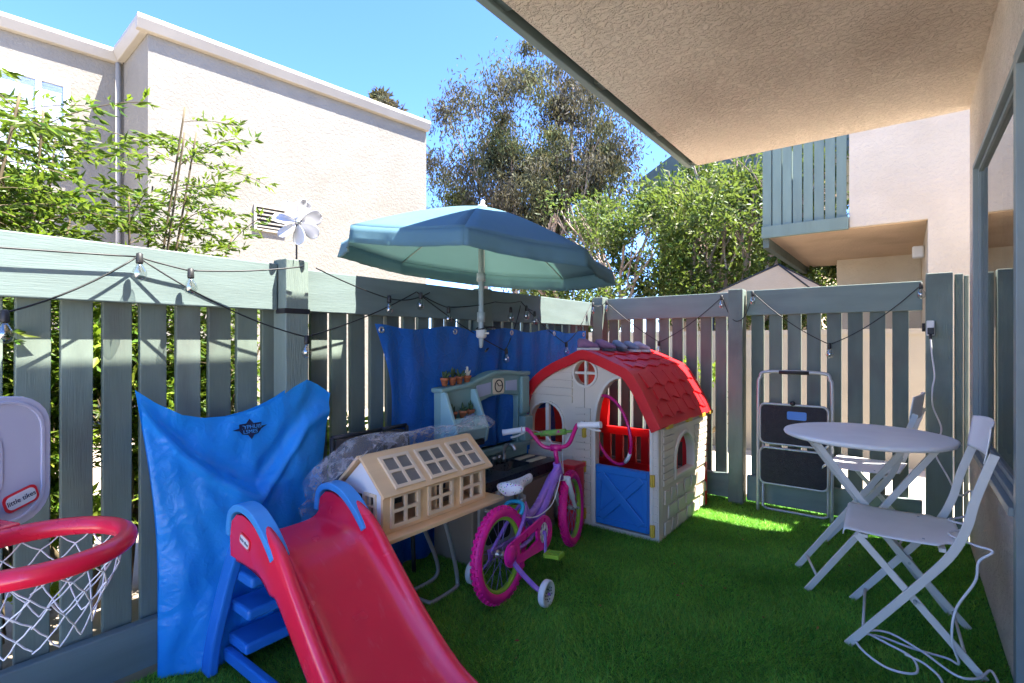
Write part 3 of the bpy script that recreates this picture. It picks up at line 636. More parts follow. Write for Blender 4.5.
def euc():
    p0 = Vector((-9.0, 12.9, -0.1)); t = thing('eucalyptus_tree', 'tall airy grey-leaved tree with pale trunks beyond the umbrella', 'tree', p0)
    rg = random.Random(11); mb = MB(); tips = []
    trunk_top = []
    for d, L, r in (((-0.12, -0.05, 1), 3.5, 0.15), ((0.10, 0.1, 1), 3.7, 0.19), ((0.32, 0.1, 1), 3.4, 0.14), ((-0.55, -0.3, 1), 3.3, 0.11), ((0.7, 0.5, 1), 3.3, 0.11)):
        limb(mb, p0, d, L, r, 4, tips, rg, 0.62, 0.25, 6, 0.68)
    ok = [(v.z < 3.2) or (((v.x + 9.0) / 3.2) ** 2 + ((v.y - 12.7) / 3.2) ** 2 + ((v.z - 5.9) / 4.2) ** 2 < 1) for v in mb.v]
    kf = [all(ok[i] for i in f) for f in mb.f]; mb.smooth = [q for q, k in zip(mb.smooth, kf) if k]; mb.f = [q for q, k in zip(mb.f, kf) if k]
    obj('trunk', mb, M['bark'], t)
    g = np.random.default_rng(5); T = np.array([tuple(v) for v in tips])
    C0 = np.array([-9.0, 12.7, 5.9]); sc = np.array([3.3, 3.3, 4.4])
    T = T[(((T - C0) / sc) ** 2).sum(1) < 1.0]
    T = T[g.permutation(len(T))[:260]]
    v = g.normal(size=(150, 3)); v /= np.linalg.norm(v, axis=1, keepdims=True)
    T = np.concatenate([T, C0 + v * sc * (g.random((150, 1)) ** 0.4) * 0.97])
    T = T[T[:, 2] > 2.9]
    n = 62000; pw = g.uniform(0.2, 1.0, len(T)) ** 2; idx = g.choice(len(T), n, p=pw / pw.sum()); cr = g.uniform(0.12, 0.36, len(T))
    sub = T[idx] + g.normal(0, 1, (n, 3)) * cr[idx][:, None] * np.array([1, 1, 0.8])
    D = g.normal(0, 0.55, (n, 3)) + np.array([0, 0, -1.0])
    leaf_mesh('crown', sub, D, g.uniform(0.10, 0.20, n), g.uniform(0.03, 0.05, n), M['leaf_euc'], t, 5)
    return T
TE = euc()
def bushy(name, label, p0, R, zc, zr, n, m, seed, size, parts=26, cat='tree', trunk=True, group=None, stems=5):
    t = thing(name, label, cat, p0, group); rg = random.Random(seed); g = np.random.default_rng(seed)
    mb = MB(); tips = []
    C = Vector((p0[0], p0[1], zc))
    for k in range(stems):
        a = 2 * math.pi * k / stems + rg.uniform(-.4, .4)
        limb(mb, Vector(p0) + Vector((math.cos(a) * .1, math.sin(a) * .1, 0)), (math.cos(a) * 0.5, math.sin(a) * 0.5, 1.2), (zc - p0[2]) * 0.75, 0.035 * R + 0.012, 3, tips, rg, 0.7, 0.1, 5, 0.7)
    ok = [v.z < min(zc - zr * 0.5, 3.0) or (((v.x - C.x) / R) ** 2 + ((v.y - C.y) / R) ** 2 + ((v.z - zc) / zr) ** 2 < 0.9) for v in mb.v]
    kf = [all(ok[i] for i in f) for f in mb.f]; mb.smooth = [q for q, k in zip(mb.smooth, kf) if k]; mb.f = [q for q, k in zip(mb.f, kf) if k]
    obj('trunk', mb, M['bark'] if trunk else M['stem'], t)
    cen = []; 
    for k in range(parts):
        v = Vector((rg.gauss(0, 1), rg.gauss(0, 1), rg.gauss(0, 1))).normalized() * rg.uniform(0.45, 1.0)
        cen.append((C.x + v.x * R, C.y + v.y * R, C.z + v.z * zr, rg.uniform(0.15, 0.36) * R))
    cen = np.array(cen); pw = g.uniform(0.3, 1.0, parts) ** 2; idx = g.choice(parts, n, p=pw / pw.sum())
    v = g.normal(size=(n, 3)); v /= np.linalg.norm(v, axis=1, keepdims=True); rr = g.random(n) ** 0.45
    P = cen[idx, :3] + v * (cen[idx, 3] * rr)[:, None] * np.array([1, 1, 0.75]) + g.normal(0, 0.05 * R, (n, 3))
    ok = P[:, 2] > p0[2] + 0.05; P = P[ok]; v = v[ok]
    D = v * 0.7 + g.normal(0, 0.6, v.shape) + np.array([0, 0, 0.1])
    leaf_mesh('crown', P, D, g.uniform(0.5, 1.45, len(P)) * size, g.uniform(0.35, 0.55, len(P)) * size, m, t, seed)
    return t
bushy('broadleaf_tree', 'big yellow-green leafy tree left of the teal balcony', (-2.75, 10.9, -0.1), 2.25, 3.2, 1.95, 30000, M['leaf_tree'], 21, 0.115, 64)
bushy('broadleaf_tree', 'lower green tree to the right of the umbrella, behind the fence corner', (-5.2, 9.7, -0.1), 1.7, 2.6, 1.7, 15000, M['leaf_tree'], 22, 0.10, 36)
bushy('distant_tree', 'dark tree top peeking over the cream house roof', (-16.1, 12.8, -0.1), 0.9, 9.95, 0.8, 2500, M['leaf_euc'], 23, 0.22, 10)
bushy('flowering_shrub', 'leafy shrub under the teal balcony behind the far fence', (-1.0, 12.2, -0.1), 1.4, 1.7, 1.3, 9000, M['leaf_tree'], 24, 0.09, 22, cat='shrub')
bushy('flowering_shrub', 'small shrub showing through the fence slats behind the playhouse', (-1.9, 5.6, 0), 0.5, 0.6, 0.5, 4000, M['leaf_hedge'], 25, 0.06, 12, cat='shrub', trunk=False)

# shrubs hugging the outside of the left fence (seen through the gaps)
hl = ['dense green hedge shrub behind the fence at the basketball hoop', 'dense green hedge shrub behind the fence left of the blue bag', 'dense green hedge shrub behind the blue bag', 'low green hedge shrub outside the fence behind the dark folded chair', 'low green hedge shrub outside the fence behind the blue tarp']
for i, (y, R, zc, zr) in enumerate(((0.05, 0.42, 0.75, 0.72), (0.62, 0.42, 0.78, 0.75), (1.12, 0.36, 0.66, 0.62), (1.75, 0.34, 0.42, 0.42), (2.5, 0.34, 0.36, 0.36))):
    bushy('hedge_shrub', hl[i], (-2.98, y, -0.03), R, zc, zr, 9000, M['leaf_hedge'], 40 + i, 0.055, 22, 'shrub', False, 'shrubs along the outside of the left fence')

# nandina: tall canes with airy compound leaves
def nandina(label, p0, canes, seed, zmax):
    t = thing('nandina_shrub', label, 'shrub', p0, 'tall leafy shrubs above the left fence'); rg = random.Random(seed)
    mb = MB(); C = []; D = []; L = []
    for c in range(canes):
        top = zmax * rg.uniform(0.72, 1.0); a = rg.uniform(0, 6.28); sp = rg.uniform(0.05, 0.42)
        pts = smoothpath([(p0[0] + rg.uniform(-.08, .08), p0[1] + rg.uniform(-.1, .1), 0), (p0[0] + math.cos(a) * sp * .4, p0[1] + math.sin(a) * sp * .5, top * 0.5), (p0[0] + math.cos(a) * sp, p0[1] + math.sin(a) * sp * 1.2, top)], 10)
        mb.tube(pts, [0.009 - 0.005 * i / len(pts) for i in range(len(pts))], 6)
        for k in range(int(11 + top * 3)):
            f = 0.38 + 0.62 * (k / (10 + top * 3)); q = pts[min(int(f * (len(pts) - 1)), len(pts) - 1)]
            b = rg.uniform(0, 6.28); el = rg.uniform(0.05, 0.9); dd = Vector((math.cos(b) * math.cos(el), math.sin(b) * math.cos(el), math.sin(el)))
            fl = rg.uniform(0.18, 0.38); fp = [q]
            for s_ in range(6): dd = (dd + Vector((0, 0, -0.09))).normalized(); fp.append(fp[-1] + dd * fl / 6)
            mb.tube(fp, 0.0018, 4, caps=False)
            side = dd.cross(Vector((0, 0, 1))).normalized()
            for i in range(1, 7):
                for sg in (-1, 1):
                    bd = (side * sg + dd * 0.7 + Vector((0, 0, rg.uniform(-.15, .3)))).normalized(); bl_ = rg.uniform(0.04, 0.11) * (1.1 - i / 9)
                    for u in (0.35, 0.7, 1.0):
                        b0 = fp[i] + bd * bl_ * u
                        for q2 in range(1 if u < 1 else 2):
                            C.append(tuple(b0)); D.append(tuple((bd + Vector((rg.uniform(-.8, .8), rg.uniform(-.8, .8), rg.uniform(-.7, .4)))).normalized())); L.append(rg.uniform(0.03, 0.06))
    obj('stem', mb, M['stem'], t)
    L = np.array(L); leaf_mesh('foliage', np.array(C), np.array(D), L, L * 0.30, M['leaf_nan'], t, seed)
nandina('tallest airy green shrub at the left edge, before the upper window', (-2.85, 0.40, 0), 17, 51, 2.42)
nandina('airy green shrub before the downpipe of the cream house', (-3.0, 0.85, 0), 7, 52, 2.3)
nandina('sparse low airy green shrub left of the metal pinwheel', (-2.9, 1.12, 0), 9, 53, 1.72)
nandina('bushy green shrub at the far left edge over the fence', (-2.62, 0.14, 0), 13, 54, 2.1)

gw = MB().box((-3.4, 6.0, -0.05), (0.185, 6.12, 1.25)); gw.box((-3.42, 5.98, 1.25), (0.185, 6.14, 1.30))
tag(obj('garden_wall', gw, M['white_trim'], None, origin=(-1.6, 6.06, 0)), 'low white garden wall glimpsed through the gaps of the gate', 'wall')
# far house with a teal eave, and a brown canopy beyond the far fence
fh = thing('distant_house', 'far house with teal roof edge half hidden by the green tree', 'house', (-5.5, 14.5, 0))
obj('wall', MB().box((-5.3, 13.5, -0.1), (-1.5, 18, 5.35)), M['stucco_under'], fh)
obj('roof', MB().prism([(-5.75, 13.2, 5.25), (-5.75, 13.2, 5.60), (-3.2, 13.2, 6.9), (-0.8, 13.2, 5.60), (-0.8, 13.2, 5.25)], (0, 5, 0)), M['teal_dark'], fh)
cn = thing('patio_canopy', 'brown fabric canopy top peeking over the far fence by the balcony', 'canopy', (-1.2, 6.3, 0))
cv = MB(); ax = Vector((-1.12, 6.35, 2.03))
cc = [Vector((-1.80, 6.2, 1.72)), Vector((-0.78, 6.2, 1.72)), Vector((-0.66, 6.8, 1.74)), Vector((-1.70, 6.8, 1.74))]
for i in range(4):
    a, b = cc[i], cc[(i + 1) % 4]; cv.add([a, b, ax, a - Vector((0, 0, .12)), b - Vector((0, 0, .12))], ((0, 1, 2), (0, 3, 4, 1)))
obj('cover', cv, M['thatch'], cn, solid=0.006)
cp = MB()
for c in cc: cp.tube([c + (ax - c) * 0.02 - Vector((0, 0, .02)), Vector((c.x, c.y, -0.02))], 0.018, 8); cp.tube([c + Vector((0, 0, .012)), ax + Vector((0, 0, .012))], 0.01, 6)
obj('frame', cp, M['black'], cn)

# ================================================================== OBJECTS
# ---- umbrella: octagonal canopy, a corner towards the yard, slightly tilted
def umbrella():
    bx, by = -2.07, 2.385
    t = thing('patio_umbrella', 'open blue patio umbrella on a white pole strapped to the fence', 'umbrella', (bx, by, 0.9))
    obj('pole', MB().tube([(bx, by, 1.14), (bx, by, 1.15), (bx, by, 1.20), (bx, by, 1.95)], [0.008, 0.012, 0.0165, 0.0165], 14).tube([(bx, by, 1.30), (bx, by, 1.36)], 0.025, 14), M['umbpole'], t)
    F_ = Vector((-.609, .793, 0)); R_ = Vector((.793, .609, 0))
    tilt = Matrix.Translation((bx - .02, by - .015, 1.70)) @ Matrix.Rotation(rad(6.0), 4, F_)
    Rr, rise = 0.84, 0.31
    def pt(a, f):
        """a in sector units 0..8 (0 = towards the camera), f radial 0..1"""
        k = math.floor(a); u = a - k
        def cor(i): b = math.pi * 2 * i / 8; return (-F_ * math.cos(b) + R_ * math.sin(b))
        sag = 1 - 0.03 * math.sin(math.pi * u) * f
        d = (cor(k) * (1 - u) + cor(k + 1) * u) * Rr * f * sag
        z = rise * (1 - f ** 1.3) - 0.004 * math.sin(math.pi * u) * f ** 2 * 2
        return tilt @ (d + Vector((0, 0, z)))
    c = MB(); na, nf = 64, 14
    c.grid(lambda u, v: pt(u * 8 * 0.99999, 0.015 + v * 0.985), na, nf)
    obj('canopy', c, M['umb'], t, solid=0.002)
    vmb = MB()
    def val(u, v):
        a = u * 8 * 0.99999; p = pt(a, 1.0); cpt = tilt @ Vector((0, 0, 0)); o = (p - cpt); o.z = 0; o.normalize()
        w = 0.006 * math.sin(a * 17) + 0.005 * math.sin(a * 41)
        return p + Vector((0, 0, -0.088 * v)) + o * (0.016 * v + w * v * v)
    vmb.grid(val, 192, 3); obj('valance', vmb, M['umb'], t, solid=0.002)
    rb = MB()
    for k in range(8):
        rb.tube([pt(k + 0.0001, f) - Vector((0, 0, 0.008)) for f in (0.03, 0.3, 0.6, 0.85, 0.995)], 0.0045, 6)
    obj('rib', rb, M['umbpole'], t)
    obj('runner', MB().tube([(bx, by, 1.55), (bx, by, 1.60)], 0.027, 12), M['umbpole'], t)
    obj('finial', MB().lathe([(0.03, 0.0), (0.028, 0.012), (0.012, 0.02), (0.013, 0.04), (0.0, 0.05)], tilt @ Matrix.Translation((0, 0, rise - 0.004))), M['white'], t)
    st = MB()
    ring = [(bx + 0.028 * math.cos(a), by + 0.028 * math.sin(a), 1.262 + 0.01 * math.sin(a)) for a in np.linspace(0, 6.28, 14)[:-1]]
    st.tube(ring, 0.006, 6, closed=True)
    st.tube(smoothpath([(bx + 0.02, by + 0.02, 1.265), (bx + 0.0, by + 0.13, 1.27), (-2.14, by + 0.22, 1.25), (-2.12, by + 0.20, 1.19), (-2.09, by + 0.08, 1.13), (bx + .02, by + 0.02, 1.12)], 6), 0.007, 6)
    obj('strap', st, M['black'], t)
    obj('clamp', MB().lathe([(0.022, 0), (0.034, 0.008), (0.034, 0.05), (0.022, 0.06)], Matrix.Translation((bx, by, 1.20))).tube([(bx + .03, by, 1.23), (bx + .075, by - 0.02, 1.23)], 0.006, 8), M['cream_metal'], t)
umbrella()

# ---- tarp hung along the fence
def tarp():
    X = -2.108; y0, y1, zt, zb = 1.60, 3.70, 1.268, 0.02
    def fn(u, v):
        y = y0 + (y1 - y0) * u; z = zt + (zb - zt) * v
        z += 0.012 * math.cos(u * 2 * math.pi * 4) * (1 - v) - 0.012 * (1 - v)
        # left edge pulled in below the grommet
        pin = math.exp(-u * 7) * (0.085 * math.sin(min(v * 3.3, 1) * math.pi * 0.5))
        y += pin
        fold = 0.014 * math.sin(u * 2 * math.pi * 9.5 + 1.2 * math.sin(v * 3)) * min(1, v * 4) + 0.008 * math.sin(u * 71 + v * 6)
        fold += 0.007 * math.sin(u * 40 - v * 17) * v
        return Vector((X + 0.022 + fold + 0.02 * v, y, z))
    o = obj('tarp', MB().grid(fn, 240, 60), M['tarp'], None, origin=(X, 2.6, 0.02)); 
    tag(o, 'dark blue tarp with grommets hung along the fence under the umbrella', 'tarp')
    for y in (1.632, 2.16, 2.70, 3.22, 3.66):
        g_ = MB(); m = Matrix.Translation((X + 0.034, y, zt - 0.03)) @ Matrix.Rotation(rad(90), 4, 'Y')
        g_.lathe([(0.009, -0.002), (0.009, 0.003), (0.017, 0.003), (0.017, -0.002), (0.009, -0.002)], m, 18, caps=False); obj('grommet', g_, M['steel'], o)
tarp()

# ---- tall blue bag pulled over something upright, leaning on the fence
def bag():
    # front silhouette in (y, z): top edge dips between two peaks
    top = [(0.60, 1.015), (0.66, 0.965), (0.74, 0.915), (0.82, 0.893), (0.90, 0.890), (0.985, 0.905), (1.07, 0.935), (1.16, 0.985), (1.225, 1.015), (1.28, 0.99), (1.345, 0.945)]
    def ztop(y):
        for (a, za), (b, zb) in zip(top, top[1:]):
            if y <= b: f = (y - a) / (b - a); return za + (zb - za) * f
        return top[-1][1]
    def shape(u, v, side):
        y = 0.60 + 0.745 * u; zt = ztop(y); z = zt * (1 - v)
        yl = y + (0.055 * math.sin(min(1, v * 1.5) * 1.57)) * (1 - u) * 1.2 - 0.05 * u * math.sin(min(1, v * 1.7) * 1.57) - (0.02 * u * v)
        bul = math.sin(math.pi * min(max(u, 0), 1)) ** 0.55
        d = 0.012 + (0.060 + 0.035 * v) * bul * min(1, v * 2.6 + 0.05)
        # V-shaped slack fold hanging from both peaks
        vc = 0.07 + 0.30 * max(0, 1 - abs(u - 0.52) / 0.50) ** 0.9
        e = (v - vc)
        d += 0.036 * math.exp(-(e / 0.030) ** 2) * (1 - abs(u - 0.5) * 1.2) - 0.035 * math.exp(-((e + 0.075) / 0.06) ** 2) * (1 - abs(u - .5) * 1.2)
        d += 0.007 * math.sin(u * 23 + v * 9) * v + 0.004 * math.sin(u * 11 - v * 9 + 1) + 0.002 * math.sin(u * 47 + 3 * math.sin(v * 7)) + 0.002 * math.sin(v * 31 + u * 13)
        d += 0.006 * math.sin(u * 15 + math.sin(v * 5) * 2) * v
        x = -2.075 + (d if side else -0.02 * bul)
        return Vector((x, yl, max(z, 0.004)))
    mb = MB(); mb.grid(lambda u, v: shape(u, v, True), 80, 80); mb.grid(lambda u, v: shape(1 - u, v, False), 20, 30)
    o = obj('storage_bag', mb, M['bag'], None, origin=(-2.0, 0.97, 0)); 
    tag(o, 'bright blue plastic bag with dark emblem, draped upright behind the slide', 'bag')
    # dark star-diamond emblem lying on the bag's surface
    def surf(u, v, off):
        v = v + 0.17 * (u - 0.50)
        p = shape(u, v, True); q = shape(u + 0.01, v, True); r_ = shape(u, v + 0.01, True); n_ = (q - p).cross(r_ - p).normalized()
        if n_.x < 0: n_ = -n_
        return p + n_ * off
    uc, vc = 0.50, 0.075
    out = [(-1, -0.05), (-0.62, 0.12), (-0.60, 0.5), (-0.2, 0.56), (0, 1.0), (0.2, 0.56), (0.62, 0.5), (0.60, 0.14), (1, 0.10), (0.62, -0.12), (0.42, -0.5), (0.2, -0.58), (0.04, -1.0), (-0.14, -0.58), (-0.45, -0.5), (-0.62, -0.14)]
    em = MB()
    cmb = plate([out], 0.001, lambda a, b, w: Vector((a, b, w)))
    fine = bmesh.new(); vv = [fine.verts.new(v) for v in cmb.v if v.z < 0.0005]; fine.free()
    pl = [Vector((a, b, 0)) for a, b in out]; n_ = len(pl)
    ring = [surf(uc + 0.092 * p.x, vc + 0.044 * -p.y, 0.004) for p in pl]; cen = surf(uc, vc, 0.004)
    mids = [surf(uc + 0.046 * p.x, vc + 0.022 * -p.y, 0.004) for p in pl]
    em.add(ring + mids + [cen], [(i, (i + 1) % n_, n_ + (i + 1) % n_, n_ + i) for i in range(n_)] + [(n_ + i, n_ + (i + 1) % n_, 2 * n_) for i in range(n_)])
    e = obj('emblem', em, M['ink'], o, solid=0.001)
    for s_, dv, sz in (("A'YPHUIS", -0.009, 0.020), ('LSMES', 0.011, 0.020)):
        p = surf(uc, vc + dv, 0.0065); q = surf(uc + 0.03, vc + dv, 0.0065); r_ = surf(uc, vc + dv - 0.02, 0.0065)
        text('lettering', s_, sz, M['lblue'], e, frame_mtx(p, q - p, r_ - p))
bag()

# ---- little slide
BADGE_LOGO = 'little tikes'
def badge(parent, loc, xd, yd, w, h):
    m = frame_mtx(loc, xd, yd)
    fn = lambda u, v, q: m @ Vector((u, v, q))
    b = obj('badge', plate([rrect(-w / 2 - .006, -h / 2 - .006, w / 2 + .006, h / 2 + .006, h * .4)], 0.002, fn), M['red'], parent)
    obj('badge_face', plate([rrect(-w / 2, -h / 2, w / 2, h / 2, h * .35)], 0.0032, fn), M['white'], b)
    text('lettering', BADGE_LOGO, h * 0.52, M['ink'], b, m @ Matrix.Translation((0, 0, 0.0036)) @ Matrix.Scale(0.92, 4, (1, 0, 0)))
def slide():
    SX = -0.03
    t = thing('slide', "children's red plastic slide with blue ladder in front of the blue bag", 'slide', (-1.5, 1.01, 0))
    yc = 1.015; 
    # chute centre line (x, z) from platform to the foot
    cl = smoothpath([(-1.83, 0.475, 0), (-1.70, 0.474, 0), (-1.58, 0.45, 0), (-1.46, 0.355, 0), (-1.30, 0.205, 0), (-1.14, 0.085, 0), (-1.00, 0.035, 0), (-0.93, 0.03, 0)], 7)
    rimh = smoothpath([(0, 0.05, 0), (0.14, 0.115, 0), (0.26, 0.095, 0), (0.40, 0.072, 0), (0.55, 0.062, 0), (0.75, 0.055, 0), (0.9, 0.045, 0), (1, 0.02, 0)], 7)
    prof_n = 20
    def hrim(f):
        for a, b in zip(rimh, rimh[1:]):
            if f <= b.x: return a.y + (b.y - a.y) * (f - a.x) / max(1e-6, b.x - a.x)
        return rimh[-1].y
    n = len(cl); mb = MB(); rows = []
    for i, p in enumerate(cl):
        f = i / (n - 1); tx = cl[min(i + 1, n - 1)] - cl[max(i - 1, 0)]; tl = math.hypot(tx.x, tx.y); nx, nz = -tx.y / tl, tx.x / tl
        h = hrim(f); wi = 0.142 + 0.035 * f; row = []
        # cross-section: outside skirt, rolled rim, inside wall, dished bed ... mirrored
        half = [(0, 0.0), (wi * 0.6, 0.002), (wi * 0.86, 0.010), (wi * 0.97, 0.028), (wi + 0.004, h * 0.72), (wi + 0.010, h * 0.94), (wi + 0.022, h), (wi + 0.036, h * 0.95), (wi + 0.042, h * 0.78), (wi + 0.042, -0.035 - 0.03 * (f < 0.35))]
        sec = [(-a, b) for a, b in reversed(half[1:])] + half
        for a, b in sec: row.append(Vector((p.x + nx * b, yc + a, p.y + nz * b)))
        rows.append(row)
    k = len(rows[0]); mb.add([v for r_ in rows for v in r_], [(i * k + j, i * k + j + 1, (i + 1) * k + j + 1, (i + 1) * k + j) for i in range(n - 1) for j in range(k - 1)], True)
    ch = obj('chute', mb, M['slide_red'], t, solid=0.008, sub=1)
    # side humps (red) and blue hand rails over them
    for sgn, y in ((-1, yc - 0.17), (1, yc + 0.17)):
        arc = [(-1.845, 0.43), (-1.850, 0.50), (-1.835, 0.555), (-1.80, 0.583), (-1.755, 0.588), (-1.70, 0.575), (-1.645, 0.545), (-1.59, 0.505), (-1.53, 0.455), (-1.46, 0.40), (-1.47, 0.345), (-1.54, 0.39), (-1.62, 0.425), (-1.72, 0.425)]
        arc = [(a, b) for a, b in arc]
        obj('side_wall', plate([arc], 0.045, lambda u, v, w: Vector((u, y - 0.0225 + w, v))), M['slide_red'], t, bevel=0.010, bseg=3)
        hr = smoothpath([(-1.858, y, 0.50), (-1.845, y, 0.570), (-1.805, y, 0.603), (-1.75, y, 0.610), (-1.69, y, 0.597), (-1.63, y, 0.563), (-1.575, y, 0.515), (-1.55, y, 0.487)], 5)
        r_ = MB(); r_.ribbon(hr, 0.058, 0.026, (0, 1, 0)); obj('handrail', r_, M['lblue'], t, bevel=0.009, bseg=3)
        # ladder side rails curving to the ground
        lr = smoothpath([(-1.835, y, 0.46), (-1.875, y + sgn * .010, 0.36), (-1.905, y + sgn * .03, 0.22), (-1.918, y + sgn * .05, 0.10), (-1.922, y + sgn * .06, 0.005)], 6)
        q = MB(); q.ribbon(lr, 0.035, 0.062, (0, 1, 0)); obj('ladder_rail', q, M['blue'], t, bevel=0.008)
    for z, xo in ((0.10, -1.90), (0.225, -1.885), (0.345, -1.86)):
        s_ = MB().box((xo - 0.03, yc - 0.165, z - 0.02), (xo + 0.11, yc + 0.165, z + 0.02))
        obj('step', s_, M['blue'], t, bevel=0.012, bseg=3)
    for y in (yc - 0.17, yc + 0.17):
        obj('side_brace', MB().box((-1.92, y - 0.014, 0.03), (-1.50, y + 0.014, 0.075)), M['blue'], t, bevel=0.006)
    badge(t, (-1.735, yc - 0.1935, 0.505), (1, 0, -0.28), (0.28, 0, 1), 0.062, 0.030)
    t.location.x += SX
slide()

# ---- toy basketball hoop
def hoop():
    t = thing('basketball_hoop', 'toy basketball hoop with red rim and grey backboard at the fence', 'basketball hoop', (-1.8, 0.12, 0))
    nrm = Vector((0.9, 0.43, 0)).normalized(); tan = Vector((-nrm.y, nrm.x, 0))
    bc = Vector((-1.80, 0.12, 0.86))
    fn = lambda u, v, w: bc + tan * u + Vector((0, 0, v)) + nrm * (w - 0.03)
    shp = [(-0.17, -0.17), (0.17, -0.17)] + [(0.17 + 0.085 * math.sin(a * 1.57 / 6) , -0.17 + 0.08 - 0.08 * math.cos(a * 1.57 / 6)) for a in range(1, 7)] + [(0.255 - 0.09 + 0.09 * math.cos(a * 1.57 / 6), 0.09 + 0.085 * math.sin(a * 1.57 / 6)) for a in range(7)]
    shp = shp + [(-u, v) for u, v in reversed(shp[2:])]
    bb = obj('backboard', plate([shp], 0.035, fn), M['board'], t, bevel=0.012, bseg=3)
    rim_ = [(u * 0.94, v * 0.93 + 0.001) for u, v in shp]; rin = [(u * 0.90, v * 0.885 + 0.001) for u, v in shp]
    obj('raised_border', plate([rim_, rin], 0.005, lambda u, v, w: fn(u, v, w + 0.034)), M['board'], bb, bevel=0.002)
    obj('target_square', plate([rrect(-0.14, -0.10, 0.14, 0.10, 0.06), rrect(-0.125, -0.085, 0.125, 0.085, 0.05)], 0.005, lambda u, v, w: fn(u, v, w + 0.034)), M['board'], bb, bevel=0.002)
    badge(t, fn(0.178, -0.098, 0.041), tan + Vector((0, 0, .28)), Vector((0, 0, 1)) - tan * .28, 0.070, 0.036)
    rc = Vector((-1.492, 0.252, 0.727)); R_ = 0.158
    rim = [rc + Vector((math.cos(a) * R_, math.sin(a) * R_, 0.0)) for a in np.linspace(0, 2 * math.pi, 41)[:-1]]
    rm = MB().tube(rim, 0.021, 16, closed=True); obj('rim', rm, M['slide_red'], t)
    br = MB(); br.bar(bc + Vector((0, 0, -0.13)), rc - nrm * (R_ - 0.0), 0.16, 0.05); obj('rim_bracket', br, M['slide_red'], t, bevel=0.01)
    # knotted net
    nb = MB(); K = 14; lev = [(0.150, -0.012), (0.146, -0.045), (0.132, -0.08), (0.116, -0.115), (0.103, -0.15), (0.096, -0.178)]
    def npnt(i, j): a = 2 * math.pi * (i + 0.5 * (j % 2)) / K; r_, z = lev[j]; z += 0.006 * math.sin(i * 5.1 + j); return rc + Vector((math.cos(a) * r_, math.sin(a) * r_, z))
    for j in range(len(lev) - 1):
        for i in range(K):
            for di in ((0, -1) if j % 2 == 0 else (0, 1)):
                p, q = npnt(i, j), npnt(i + di, j + 1); nb.tube([p, (p + q) / 2 + Vector((0, 0, -0.003)), q], 0.0017, 5, caps=False)
    for i in range(K):
        a = 2 * math.pi * i / K; p = npnt(i, 0); nb.tube([p, p + Vector((-math.cos(a) * 0.005, -math.sin(a) * 0.004, 0.010))], 0.003, 5)
    obj('net', nb, M['net'], t)
    obj('pole', MB().tube([bc + Vector((0, 0, -0.1)) - nrm * 0.06, (bc.x - nrm.x * .06, bc.y - nrm.y * .06, 0.05)], 0.035, 14), M['blue'], t)
    obj('base', MB().lathe([(0.20, 0.0), (0.20, 0.03), (0.17, 0.08), (0.06, 0.11)], Matrix.Translation((bc.x - nrm.x * .06, bc.y - nrm.y * .06, 0))), M['blue'], t)
hoop()

